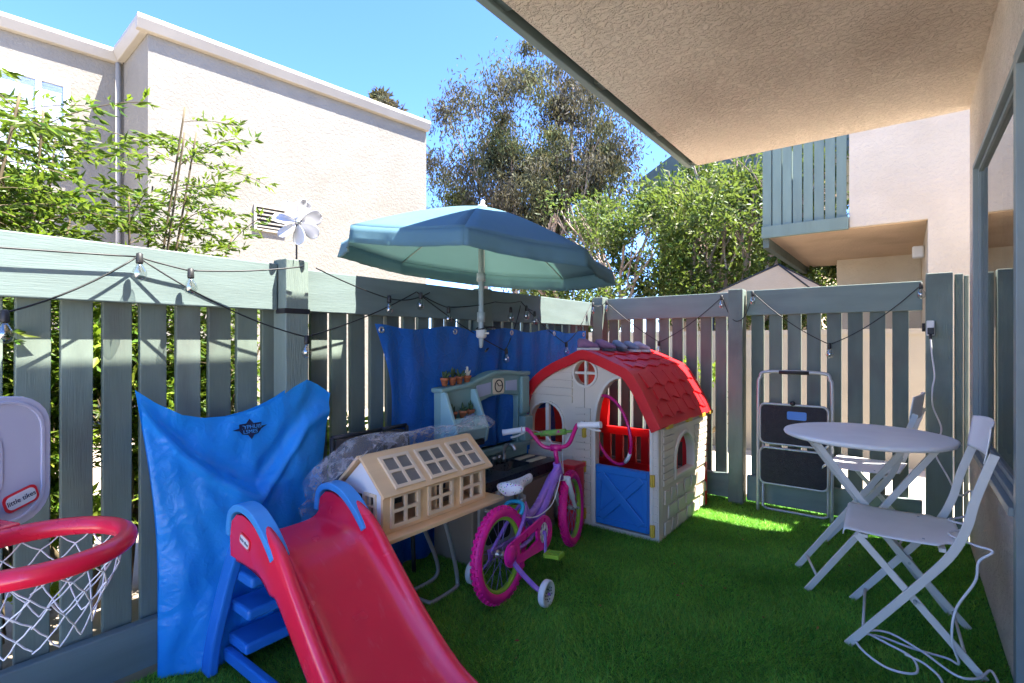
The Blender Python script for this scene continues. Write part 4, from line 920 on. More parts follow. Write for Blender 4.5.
# ---- playhouse
def playhouse():
    x0, x1, y0, y1 = -2.11, -1.14, 2.90, 3.80
    t = thing('playhouse', 'small plastic playhouse with red barn roof and blue half door', 'playhouse', (-1.62, 3.35, 0))
    roof = smoothpath([(-2.125, 0.69, 0), (-2.105, 0.80, 0), (-2.06, 0.885, 0), (-1.97, 0.97, 0), (-1.86, 1.035, 0), (-1.74, 1.085, 0), (-1.635, 1.125, 0), (-1.52, 1.095, 0), (-1.41, 1.05, 0), (-1.315, 1.005, 0), (-1.24, 0.91, 0), (-1.18, 0.80, 0), (-1.115, 0.675, 0)], 4)
    roof = [(p.x, p.y) for p in roof]
    inner = [(x, z - 0.045) if abs(x + 1.63) < 0.3 else (x + (0.03 if x < -1.63 else -0.03), z - 0.012) for x, z in roof]
    # front wall outline under the roof
    wallout = [(x0, 0.0)] + [(x1, 0.0)] + [(min(max(x, x0), x1), z) for x, z in reversed(inner) if z > 0.66]
    fn = lambda u, v, w: Vector((u, y0 + w, v))
    door = [(-1.555, 0.03), (-1.195, 0.03), (-1.195, 0.60)] + [(-1.375 + 0.18 * math.cos(a), 0.60 + 0.355 * math.sin(a) ** 0.85) for a in np.linspace(0.05, math.pi - 0.05, 15)] + [(-1.555, 0.60)]
    lw = arch(-2.06, 0.50, -1.80, 0.765, 10)
    rw = circ(-1.632, 0.977, 0.079, 28)
    fwm = plate([wallout, door, lw, rw], 0.045, fn)
    # horizontal siding lines: raised laps
    sd_ = MB()
    for k in range(6):
        z = 0.80 + k * 0.052; xl = -2.06 + max(0, (z - 0.86)) * 1.1; 
        if xl < -1.74 and z < 1.0: sd_.box((xl + 0.03, y0 - 0.011, z - 0.021), (-1.725, y0 - 0.0015, z + 0.021))
    for k in range(9):
        z = 0.06 + k * 0.05; sd_.box((-1.700, y0 - 0.011, z - 0.019), (-1.59, y0 - 0.0015, z + 0.021)); 
        if z < 0.46: sd_.box((-2.09, y0 - 0.011, z - 0.019), (-1.72, y0 - 0.0015, z + 0.021))
    for k in range(6): z = 0.51 + k * 0.045; sd_.box((-1.700, y0 - 0.011, z - 0.017), (-1.59, y0 - 0.0015, z + 0.018))
    for k in range(14):
        z = 0.05 + k * 0.047; sd_.box((-1.180, y0 - 0.005, z - 0.019), (-1.148, y0 - 0.0015, z + 0.02))
    fwm.add(sd_.v, sd_.f); front = obj('front_wall', fwm, M['beige'], t, bevel=0.0025)
    fnt = lambda u, v, w: Vector((u, y0 - 0.012 + w, v))
    obj('round_window', plate([circ(-1.632, 0.977, 0.092, 28), circ(-1.632, 0.977, 0.078, 28)], 0.02, fnt), M['beige2'], t, bevel=0.004)
    obj('window_cross', MB().box((-1.711, y0 + 0.005, 0.968), (-1.553, y0 + 0.03, 0.986)).box((-1.641, y0 + 0.0031, 0.899), (-1.623, y0 + 0.0285, 1.055)), M['beige2'], t, bevel=0.003)
    door_o = [(-1.575, 0.025), (-1.175, 0.025), (-1.175, 0.60)] + [(-1.375 + 0.20 * math.cos(a), 0.60 + 0.375 * math.sin(a) ** 0.85) for a in np.linspace(0.05, math.pi - 0.05, 15)] + [(-1.575, 0.60)]
    obj('door_frame', plate([door_o, [(u * 0.999 - 0.0014, v) for u, v in door]], 0.02, fnt), M['beige2'], t, bevel=0.004)
    lwo = arch(-2.075, 0.485, -1.785, 0.782, 10)
    obj('arched_window', plate([lwo, lw], 0.02, fnt), M['beige2'], t, bevel=0.004)
    obj('window_bar', MB().box((-1.94, y0 + 0.004, 0.50), (-1.915, y0 + 0.03, 0.76)), M['beige2'], t)
    obj('centre_seam', MB().box((-1.637, y0 - 0.0035, 0.02), (-1.634, y0 - 0.001, 0.88)).box((-1.637, y0 - 0.0035, 1.07), (-1.634, y0 - 0.001, 1.08)), M['kit_body'], t)
    for x, z in ((-1.632, 0.60), (-1.632, 0.38), (-1.632, 0.08), (-1.176, 0.36), (-1.176, 0.065)):
        obj('hinge', MB().box((x - 0.014, y0 - 0.022, z - 0.035), (x + 0.014, y0 - 0.004, z + 0.035)).tube([(x, y0 - 0.022, z - 0.036), (x, y0 - 0.022, z + 0.036)], 0.007, 8), M['yellow'], t, bevel=0.003)
    # blue half door with a raised X
    dp = MB().box((-1.555, y0 - 0.006, 0.035), (-1.20, y0 + 0.028, 0.405)); dd = obj('half_door', dp, M['doorblue'], t, bevel=0.008)
    xb = MB(); yb = y0 - 0.013
    for a, b in (((-1.515, 0.085), (-1.24, 0.355)), ((-1.24, 0.085), (-1.515, 0.355))): xb.bar((a[0], yb, a[1]), (b[0], yb, b[1]), 0.05, 0.016, (0, 1, 0)); yb -= 0.0025
    for a, b in (((-1.545, 0.06), (-1.21, 0.06)), ((-1.545, 0.38), (-1.21, 0.38))): xb.bar((a[0], y0 - 0.010, a[1]), (b[0], y0 - 0.010, b[1]), 0.04, 0.012, (0, 1, 0))
    for x in (-1.53, -1.225): xb.bar((x, y0 - 0.009, 0.081), (x, y0 - 0.009, 0.359), 0.034, 0.012, (0, 1, 0))
    obj('cross_brace', xb, M['doorblue'], dd, bevel=0.005)
    # right wall with arched side window
    fs = lambda u, v, w: Vector((x1 - 0.045 + w, u, v))
    sw = [(3.16, 0.345), (3.50, 0.345), (3.50, 0.42)] + [(3.33 + 0.17 * math.cos(a), 0.42 + 0.165 * math.sin(a)) for a in np.linspace(0.1, math.pi - 0.1, 13)] + [(3.16, 0.42)]
    swo = [(3.135, 0.32), (3.525, 0.32), (3.525, 0.42)] + [(3.33 + 0.195 * math.cos(a), 0.42 + 0.19 * math.sin(a)) for a in np.linspace(0.1, math.pi - 0.1, 13)] + [(3.135, 0.42)]
    rwm = plate([[(y0 + 0.046, 0), (y1, 0), (y1, 0.72), (y0 + 0.046, 0.70)], sw], 0.045, fs)
    obj('side_window', plate([swo, [(u, v) for u, v in sw]], 0.016, lambda u, v, w: Vector((x1 - 0.004 + w, u, v))), M['beige2'], t, bevel=0.004)
    sl = MB(); rg = random.Random(4)
    for k in range(8):
        z = 0.335 + k * 0.043
        for a, b in ((2.955, 3.125), (3.535, 3.785)) if z < 0.62 else ((2.955, 3.785),): sl.box((x1 + 0.0015, a, z - 0.018), (x1 + 0.009, b, z + 0.017))
    rwm.add(sl.v, sl.f); rwall = obj('side_wall', rwm, M['beige'], t, bevel=0.003)
    # moulded stones along the base
    stn = MB()
    for row, (za, zb) in enumerate(((0.02, 0.10), (0.11, 0.19), (0.20, 0.29))):
        y = 2.97 + 0.05 * (row % 2)
        while y < 3.72:
            w_ = rg.uniform(0.09, 0.19); dz = rg.uniform(0.0, 0.03); y2 = min(y + w_, 3.78)
            pts = [(x1 + 0.0015, y, za + dz * .5), (x1 + 0.0015, y2 - 0.012, za), (x1 + 0.0015, y2 - 0.012 - rg.uniform(0, .02), zb - dz), (x1 + 0.0015, y + rg.uniform(0, .02), zb)]
            stn.prism(pts, (0.010, 0, 0)); y = y2
    obj('stonework', stn, M['beige'], rwall, bevel=0.006)
    # left wall and red back wall (inside shows red)
    obj('far_side_wall', MB().box((x0, y0 + 0.046, 0), (x0 + 0.04, y1, 0.70)), M['red_panel'], t, bevel=0.003)
    bk_ = MB()
    for k in range(9):
        x = -2.06 + k * 0.108; bk_.box((x, y1 - 0.035, 0.0), (x + 0.062, y1 - 0.002, 0.47))
    bk_.box((x0 + 0.041, y1 - 0.045, 0.44), (x1 - 0.046, y1, 0.50)); bk_.box((x0 + 0.041, y1 - 0.045, 0.17), (x1 - 0.046, y1, 0.23))
    bk_.box((x1 - 0.16, y1 - 0.04, 0.5), (x1 - 0.046, y1, 0.72)); bk_.box((x0 + 0.041, y1 - 0.04, 0.5), (x0 + 0.20, y1, 0.72))
    obj('back_wall', bk_, M['red_panel'], t, bevel=0.003)
    obj('inner_panel', MB().box((x1 - 0.075, 3.53, 0.02), (x1 - 0.047, y1 - 0.046, 0.70)).box((x1 - 0.075, y0 + 0.047, 0.02), (x1 - 0.047, 3.12, 0.70)), M['red_panel'], t)
    # roof shell
    rf = MB(); sec = roof; n = len(sec); th = 0.03
    ya, yb_ = 2.862, 3.87
    inn = []
    for i, (x, z) in enumerate(sec):
        ax, az = sec[max(i - 1, 0)]; bx, bz = sec[min(i + 1, n - 1)]; L = math.hypot(bx - ax, bz - az); nx, nz = (bz - az) / L, -(bx - ax) / L
        inn.append((x + nx * th, z + nz * th))
    poly = sec + inn[::-1]
    vs_ = [(x, ya, z) for x, z in sec] + [(x, ya, z) for x, z in inn] + [(x, yb_, z) for x, z in sec] + [(x, yb_, z) for x, z in inn]
    fs_ = []
    for i in range(n - 1):
        fs_ += [(i, i + 1, n + i + 1, n + i), (2 * n + i, 3 * n + i, 3 * n + i + 1, 2 * n + i + 1), (i, 2 * n + i, 2 * n + i + 1, i + 1), (n + i, n + i + 1, 3 * n + i + 1, 3 * n + i)]
    fs_ += [(0, n, 3 * n, 2 * n), (n - 1, 3 * n - 1, 4 * n - 1, 2 * n - 1)]
    rf.add(vs_, fs_); rfo = obj('roof', rf, M['roof_red'], t, bevel=0.006)
    fas = []
    for i, (x, z) in enumerate(sec):
        ax, az = sec[max(i - 1, 0)]; bx, bz = sec[min(i + 1, n - 1)]; L = math.hypot(bx - ax, bz - az); nx, nz = (bz - az) / L, -(bx - ax) / L
        fas.append((x + nx * 0.062, z + nz * 0.062))
    obj('roof_fascia', plate([[(x * 0.9995, z + 0.002) for x, z in sec] + fas[::-1]], 0.028, lambda u, v, w: Vector((u, 2.852 + w, v))), M['roof_red'], t, bevel=0.005)
    # raised wavy shingles on the right-hand slopes
    sh = MB()
    SP = [Vector((x, 0, z)) for x, z in sec]; cum = [0.0]
    for a, b in zip(SP, SP[1:]): cum.append(cum[-1] + (b - a).length)
    def on(sl):
        for k in range(len(SP) - 1):
            if sl <= cum[k + 1] or k == len(SP) - 2:
                f = (sl - cum[k]) / (cum[k + 1] - cum[k]); a, b = SP[k], SP[k + 1]; d = (b - a).normalized(); return a.lerp(b, f), Vector((-d.z, 0, d.x))
    apex = cum[max(range(len(SP)), key=lambda k: SP[k].z)]
    def slope(s0, s1, rows, seed):
        rg = random.Random(seed); dl = (s1 - s0) / rows
        for r_ in range(rows):
            y = ya + 0.09 + 0.06 * (r_ % 2)
            while y < yb_ - 0.12:
                w_ = rg.uniform(0.12, 0.20); y2 = min(y + w_, yb_ - 0.07); m_ = 7; q = 5; vs_ = []
                for a in range(q + 1):
                    for k in range(m_ + 1):
                        yy = y + (y2 - 0.010 - y) * k / m_; wav = 0.012 * math.sin(yy * 30 + (r_ - 1 + a / q) * 1.4)
                        p, nn = on(s0 + dl * (r_ + 0.06 + 0.86 * a / q) + wav); vs_.append(p + Vector((0, yy, 0)) + nn * (0.0035 + 0.0075 * a / q))
                fs2 = [(a * (m_ + 1) + k, a * (m_ + 1) + k + 1, (a + 1) * (m_ + 1) + k + 1, (a + 1) * (m_ + 1) + k) for a in range(q) for k in range(m_)]
                n0 = len(vs_); rim_ = [k for k in range(m_ + 1)] + [a * (m_ + 1) + m_ for a in range(1, q + 1)] + [q * (m_ + 1) + k for k in range(m_ - 1, -1, -1)] + [a * (m_ + 1) for a in range(q - 1, 0, -1)]
                low = []
                for idx in rim_:
                    a, k = divmod(idx, m_ + 1); yy = vs_[idx].y; wav = 0.012 * math.sin(yy * 30 + (r_ - 1 + a / q) * 1.4); p, nn = on(s0 + dl * (r_ + 0.06 + 0.86 * a / q) + wav); low.append(p + Vector((0, yy, 0)) - nn * 0.002)
                fs2 += [(rim_[t_], rim_[(t_ + 1) % len(rim_)], n0 + (t_ + 1) % len(rim_), n0 + t_) for t_ in range(len(rim_))]
                sh.add(vs_ + low, fs2); y = y2
    slope(apex + 0.05, apex + 0.335, 3, 1); slope(apex + 0.375, cum[-1] - 0.05, 3, 2)
    obj('shingles', sh, M['roof_red'], rfo)
    for y in (2.99, 3.34, 3.62, 3.80):
        obj('roof_clip', MB().box((-1.138, y, 0.655), (-1.116, y + 0.08, 0.680)), M['yellow'], t, bevel=0.003)
playhouse()

# ---- shoes drying on the playhouse roof
def shoe(name, label, x, y, z, ang, up, sole, L=0.15, group='small shoes on the playhouse roof'):
    L *= 0.82
    t = thing(name, label, 'shoe', (x, y, z), group)
    m = Matrix.Translation((x, y, z)) @ Matrix.Rotation(ang, 4, 'Z') @ Matrix.Rotation(rad(0), 4, 'Y')
    def foot(u, w=1.0):
        return (0.018 + 0.014 * math.sin(math.pi * min(1, u * 1.15)) + (0.006 if u > 0.55 else 0)) * w * (1 if u < 0.93 else 0.75)
    b = MB(); rows = []
    n = 14; seg = 12
    vs_ = []
    for i in range(n + 1):
        u = i / n; hh = 0.078 if u < 0.35 else 0.078 - 0.040 * ((u - 0.35) / 0.65) ** 0.9; wd = foot(u) * (0.5 if i in (0, n) else 1)
        for k in range(seg):
            a = 2 * math.pi * k / seg; zz = 0.016 + (hh - 0.016) * 0.5 * (1 - math.cos(a)); 
            vs_.append(m @ Vector(((u - 0.5) * L, math.sin(a) * wd, zz * (0.8 if i in (0, n) else 1))))
    b.add(vs_, [(i * seg + k, i * seg + (k + 1) % seg, (i + 1) * seg + (k + 1) % seg, (i + 1) * seg + k) for i in range(n) for k in range(seg)] + [tuple(range(seg))[::-1], tuple(n * seg + k for k in range(seg))], True)
    obj('upper', b, up, t)
    out = [((i / n - 0.5) * L * 1.05, foot(i / n) * 1.1 + 0.001) for i in range(n + 1)]; out = out + [(u, -v) for u, v in reversed(out)]
    obj('sole', MB().prism([m @ Vector((u, v, 0.0)) for u, v in out], (0, 0, 0.017)), sole, t, bevel=0.003)
    obj('strap', MB().ribbon([m @ Vector((0.0, -0.028, 0.035)), m @ Vector((0.0, -0.014, 0.056)), m @ Vector((0.0, 0.014, 0.056)), m @ Vector((0.0, 0.028, 0.035))], 0.02, 0.004, m.to_3x3() @ Vector((1, 0, 0))), sole if sole != M['sole'] else M['shoe_w'], t)
shoe('shoe', 'mauve shoe at the front of the row on the playhouse roof', -1.655, 2.98, 1.122, rad(35), M['shoe_p'], M['sole_w'], 0.17)
shoe('shoe', 'mauve shoe second in the row on the playhouse roof', -1.59, 3.10, 1.117, rad(20), M['shoe_p'], M['sole'], 0.17)
shoe('shoe', 'dark grey shoe in the middle of the row on the playhouse roof', -1.57, 3.27, 1.112, rad(-25), M['shoe_g'], M['sole'], 0.16)
shoe('shoe', 'grey shoe with white sole, fourth in the roof row', -1.55, 3.42, 1.106, rad(-15), M['shoe_g'], M['sole_w'], 0.16)
shoe('shoe', 'pale pink shoe at the far end of the roof row', -1.54, 3.58, 1.102, rad(10), M['shoe_w'], M['sole_w'], 0.15)

# ---- hula hoop propped in the playhouse doorway
hp = MB(); hc = Vector((-1.45, 2.905, 0.632)); hu = Vector((0.72, -0.34, 0.30)).normalized(); hv = Vector((-0.28, 0.02, 0.95)); hv = (hv - hu * hv.dot(hu)).normalized()
hring = [hc + hu * 0.165 * math.cos(a) + hv * 0.215 * math.sin(a) for a in np.linspace(0, 2 * math.pi, 57)[:-1]]
hp.tube(hring, 0.0095, 10, closed=True)
ho = obj('hula_hoop', hp, M['magenta'], None, origin=(-1.47, 2.78, 0.33)); tag(ho, 'thin hot pink hula hoop leaning in the playhouse doorway', 'hoop')
jn = MB().tube([hring[44] , hring[46], hring[48]], 0.0115, 10); obj('joint', jn, M['white'], ho)
# ---- red bin behind the bicycle's front wheel
rb_ = thing('toy_bin', 'red plastic bin between the play kitchen and the playhouse', 'bin', (-1.68, 2.80, 0))
obj('body', MB().box((-1.742, 2.735, 0.003), (-1.615, 2.865, 0.40)), M['red'], rb_, bevel=0.015)
obj('rim', MB().box((-1.749, 2.728, 0.385), (-1.608, 2.872, 0.415)), M['red'], rb_, bevel=0.008)

# ---- play kitchen
def kitchen():
    t = thing('play_kitchen', 'teal and brown toy kitchen with black counter against the blue tarp', 'play kitchen', (-1.93, 2.35, 0))
    ya, yb_, xb, xf, zc = 1.95, 2.74, -2.075, -1.785, 0.435
    cab = MB().box((xb, ya, 0.0), (xf, yb_, zc - 0.06)); obj('cabinet', cab, M['kit_body'], t, bevel=0.008)
    obj('plinth', MB().box((xf - 0.006, ya + 0.01, 0.004), (xf + 0.008, yb_ - 0.01, 0.05)), M['kit_body'], t, bevel=0.004)
    ov = obj('oven_door', MB().box((xf + 0.002, ya + 0.03, 0.075), (xf + 0.022, ya + 0.33, 0.335)), M['greysteel'], t, bevel=0.008)
    obj('oven_window', plate([rrect(ya + 0.07, 0.10, ya + 0.29, 0.24, 0.03)], 0.004, lambda u, v, w: Vector((xf + 0.021 + w, u, v))), M['black'], ov)
    obj('handle', MB().tube(smoothpath([(xf + 0.022, ya + 0.07, 0.292), (xf + 0.05, ya + 0.10, 0.288), (xf + 0.056, ya + 0.18, 0.286), (xf + 0.05, ya + 0.26, 0.288), (xf + 0.022, ya + 0.29, 0.292)], 4), 0.009, 8), M['greysteel'], ov)
    cd = obj('cupboard_door', MB().box((xf + 0.002, ya + 0.37, 0.075), (xf + 0.018, yb_ - 0.03, 0.355)), M['kit_body'], t, bevel=0.010)
    obj('handle', MB().tube([(xf + 0.018, ya + 0.40, 0.22), (xf + 0.045, ya + 0.40, 0.22), (xf + 0.045, ya + 0.40, 0.30), (xf + 0.018, ya + 0.40, 0.30)], 0.007, 8), M['greysteel'], cd)
    for y in (ya + 0.10, ya + 0.20, ya + 0.345): obj('knob', MB().lathe([(0.017, 0), (0.015, 0.016), (0.006, 0.02), (0.0, 0.02)], Matrix.Translation((xf + 0.002, y, 0.355)) @ Matrix.Rotation(rad(90), 4, 'Y'), 14), M['white'], t)
    # counter with a sink opening
    sink = rrect(-1.985, 2.28, -1.835, 2.55, 0.03)
    ctr = obj('counter', plate([rrect(xb, ya - 0.02, xf + 0.03, yb_ + 0.01, 0.02), sink], 0.06, lambda u, v, w: Vector((u, v, zc - 0.058 + w))), M['kit_top'], t, bevel=0.006)
    bs_ = MB(); bs_.grid(lambda u, v: Vector((-1.985 + 0.15 * u, 2.28 + 0.27 * v, zc - 0.005 - 0.045 * min(1, 6 * min(u, 1 - u, v, 1 - v)))), 16, 16); obj('sink_bowl', bs_, M['kit_top'], ctr)
    obj('faucet', MB().lathe([(0.016, 0), (0.014, 0.04)], Matrix.Translation((-1.99, 2.47, zc)), 12).tube(smoothpath([(-1.99, 2.47, zc + 0.03), (-1.988, 2.47, zc + 0.085), (-1.965, 2.475, zc + 0.112), (-1.93, 2.48, zc + 0.108), (-1.91, 2.482, zc + 0.080)], 5), 0.011, 10), M['steel'], t)
    for y in (2.39, 2.44): obj('tap', MB().lathe([(0.013, 0), (0.011, 0.03), (0.018, 0.034), (0.016, 0.05), (0, 0.052)], Matrix.Translation((-1.99, y - 0.02, zc)), 12), M['steel'], t)
    for (x, y, m_) in ((-1.86, 2.65, M['cream']), (-1.95, 2.65, M['cream'])):
        obj('burner', plate([rrect(x - 0.03, y - 0.09, x + 0.02, y + 0.08, 0.01)], 0.004, lambda u, v, w: Vector((u, v, zc + 0.001 + w))), m_, t)
    obj('dial', MB().lathe([(0.026, 0), (0.024, 0.012), (0.0, 0.016)], Matrix.Translation((-1.83, 2.055, zc + 0.001)), 16), M['white'], t)
    # backsplash and arch
    xk = -2.075
    arch_o = [(ya, zc), (ya, 0.915), (2.06, 0.925), (2.16, 0.932), (2.27, 0.957), (2.40, 0.985), (2.54, 0.988), (2.68, 0.972), (2.76, 0.972), (2.76, zc)]
    arch_i = [(2.235, zc + 0.10), (2.235, 0.80), (2.30, 0.832), (2.40, 0.852), (2.50, 0.855), (2.60, 0.845), (2.655, 0.832), (2.655, zc + 0.10)]
    fk = lambda u, v, w: Vector((xk + w, u, v))
    obj('arch_panel', plate([arch_o, arch_i], 0.055, fk), M['kit_teal'], t, bevel=0.006)
    lip = smoothpath([(xk + 0.032, ya - 0.012, 0.917), (xk + 0.032, 2.06, 0.926), (xk + 0.032, 2.16, 0.934), (xk + 0.032, 2.27, 0.960), (xk + 0.032, 2.40, 0.989), (xk + 0.032, 2.54, 0.992), (xk + 0.032, 2.68, 0.976), (xk + 0.032, 2.775, 0.976)], 5)
    obj('cornice', MB().ribbon(lip, 0.085, 0.026, (1, 0, 0)), M['kit_teal'], t, bevel=0.008)
    obj('ledge', MB().box((xk, ya + 0.24, zc + 0.06), (xk + 0.085, 2.76, zc + 0.10)), M['kit_teal'], t, bevel=0.010)
    obj('side_column', MB().box((xk + 0.056, 2.66, zc + 0.101), (xk + 0.11, 2.755, 0.70)).box((xk + 0.056, 2.665, 0.712), (xk + 0.085, 2.75, 0.96)), M['kit_teal'], t, bevel=0.010)
    for a, b in ((2.245, 2.375), (2.525, 2.64)):
        obj('panel', plate([[(a, 0.852 + (a - 2.245) * .09), (b, 0.868), (b, 0.938), (a, 0.925 + (a - 2.245) * .04)]], 0.004, lambda u, v, w: Vector((xk + 0.055 + w, u, v))), M['kit_tile'], t)
    ck = obj('clock', plate([rrect(2.395, 0.862, 2.505, 0.958, 0.012)], 0.004, lambda u, v, w: Vector((xk + 0.055 + w, u, v))), M['cream'], t)
    obj('clock_ring', plate([circ(2.45, 0.910, 0.040, 26), circ(2.45, 0.910, 0.034, 26)], 0.003, lambda u, v, w: Vector((xk + 0.0595 + w, u, v))), M['black'], ck)
    hb = MB(); hb.bar((xk + 0.062, 2.45, 0.910), (xk + 0.062, 2.432, 0.929), 0.005, 0.003, (1, 0, 0)); hb.bar((xk + 0.0645, 2.45, 0.910), (xk + 0.0645, 2.478, 0.915), 0.004, 0.003, (1, 0, 0)); obj('clock_hands', hb, M['black'], ck)
    # shelf hutch on the left
    xs = -1.925
    for y in (ya - 0.004, 2.19):
        obj('hutch_side', plate([[(xk + 0.056, 0.56), (xs + 0.02, 0.62), (xs + 0.035, 0.70), (xs + 0.0, 0.765), (xk + 0.09, 0.91), (xk + 0.056, 0.91)]], 0.022, lambda u, v, w: Vector((u, y + w, v))), M['kit_light'], t, bevel=0.005)
    hf = MB().prism([(xs + 0.021, ya + 0.019, 0.64), (xs + 0.034, ya + 0.019, 0.70), (xs + 0.0, ya + 0.019, 0.765), (xs - 0.015, ya + 0.019, 0.765), (xs + 0.015, ya + 0.019, 0.70), (xs + 0.0, ya + 0.019, 0.64)], (0, 0.220, 0))
    obj('hutch_front', hf, M['kit_light'], t, bevel=0.003)
    obj('shelf', MB().box((xk + 0.056, ya + 0.019, 0.735), (xs - 0.017, 2.189, 0.752)).box((xk + 0.056, ya + 0.019, 0.60), (xs + 0.0, 2.189, 0.617)), M['kit_light'], t, bevel=0.003)
    obj('hutch_slot', MB().box((xs + 0.004, 2.06, 0.605), (xs + 0.0245, 2.18, 0.632)), M['black'], t)
    t.location.y += 0.04; t.location.z -= 0.008
    return xk, xs
XK, XS = kitchen()
def pot(label, x, y, z, kind):
    y += 0.04; z -= 0.008
    t = thing('plant_pot', label, 'plant pot', (x, y, z), 'tiny terracotta pots on the toy kitchen')
    obj('pot', MB().lathe([(0.014, 0), (0.021, 0.032), (0.0245, 0.032), (0.0255, 0.046), (0.021, 0.046), (0.018, 0.034), (0.0, 0.034)], Matrix.Translation((x, y, z)), 18), M['terracotta'], t)
    rg = random.Random(int(x * 999 + y * 777)); b = MB()
    for k in range(9 if kind == 'leafy' else 4):
        a = rg.uniform(0, 6.28); el = rg.uniform(0.5, 1.4) if kind == 'leafy' else rg.uniform(1.1, 1.5); L = rg.uniform(0.03, 0.06) if kind == 'leafy' else rg.uniform(0.04, 0.075)
        d = Vector((math.cos(a) * math.cos(el), math.sin(a) * math.cos(el), math.sin(el))); p = Vector((x, y, z + 0.034)) + d * 0.003
        b.tube([p, p + d * L * 0.4, p + d * L * 0.8, p + d * L], [0.004, 0.007, 0.005, 0.001], 6)
    if kind == 'bloom':
        b.lathe([(0, 0), (0.008, 0.004), (0.006, 0.012), (0, 0.014)], Matrix.Translation((x, y, z + 0.085)), 8)
    obj('plant', b, M['succulent'] if kind != 'bloom' else M['cream'], t)
for i, (y, k, l) in enumerate(((2.00, 'leafy', 'tiny bushy potted plant, first on the toy kitchen top from the left'), (2.065, 'spiky', 'tiny spiky potted plant, second on the toy kitchen top'), (2.12, 'leafy', 'tiny bushy potted plant, third on the toy kitchen top'), (2.185, 'bloom', 'tiny potted plant with a pale bud at the end of the top row'))):
    pot(l, XK + 0.035, y, 0.939 + (0.004 if i > 1 else 0), k)
for y, k, l in ((2.005, 'spiky', 'tiny spiky potted plant, left in the hutch shelf'), (2.085, 'leafy', 'tiny leafy potted plant in the middle of the hutch shelf'), (2.15, 'spiky', 'tiny spiky potted plant, right in the hutch shelf')):
    pot(l, XS - 0.055, y, 0.7525, k)
tb_ = thing('bowl', 'small turquoise bowl on the counter of the toy kitchen', 'bowl', (-1.99, 2.14, 0.429)); obj('bowl', MB().lathe([(0.018, 0), (0.042, 0.03), (0.046, 0.045), (0.042, 0.045), (0.038, 0.03), (0.0, 0.006)], Matrix.Translation((-1.99, 2.14, 0.429)), 22), M['turq'], tb_)

# ---- dark folding patio chair folded against the fence
def folded_chair():
    t = thing('folded_chair', 'dark folding patio chair folded flat against the fence behind the dollhouse', 'chair', (-2.02, 1.75, 0))
    fn = lambda u, v, w: Vector((-2.0 - 0.06 * v + w, u, v))
    obj('back', plate([rrect(1.345, 0.25, 1.60, 0.735, 0.02)], 0.008, fn), M['blackmesh'], t)
    obj('seat', plate([rrect(1.62, 0.25, 1.755, 0.735, 0.02)], 0.008, lambda u, v, w: Vector((-2.015 - 0.05 * v + w, u, v))), M['blackmesh'], t)
    for y in (1.333, 1.610, 1.767):
        obj('leg', MB().tube(smoothpath([(-1.985, y, 0.0), (-2.01, y, 0.4), (-2.045, y + 0.0, 0.745)], 4), 0.011, 10), M['black'], t)
    obj('crossbar', MB().tube([(-2.046, 1.333, 0.745), (-2.046, 1.61, 0.745)], 0.010, 10).tube([(-2.046, 1.61, 0.748), (-2.046, 1.767, 0.748)], 0.010, 10), M['black'], t)
folded_chair()

# ---- folding tray table with a wooden dollhouse under a sheet of clear film
def tray_table():
    t = thing('folding_table', 'small folding table with bent grey tube legs under the dollhouse', 'table', (-1.72, 1.6, 0))
    for y in (1.25, 1.72):
        b = MB().tube(smoothpath([(-1.62, y - 0.10, 0.385), (-1.66, y - 0.02, 0.25), (-1.70, y + 0.055, 0.10), (-1.702, y + 0.068, 0.03), (-1.69, y + 0.04, 0.012), (-1.68, y - 0.10, 0.011), (-1.70, y - 0.13, 0.011), (-1.80, y - 0.13, 0.011), (-1.83, y - 0.10, 0.011), (-1.83, y + 0.04, 0.02), (-1.83, y + 0.055, 0.10), (-1.80, y - 0.10, 0.385)], 5), 0.0095, 10)
        obj('leg', b, M['greysteel'], t)
    obj('table_top', MB().box((-1.86, 1.24, 0.385), (-1.60, 1.92, 0.408)), M['greysteel'], t, bevel=0.006)
tray_table()
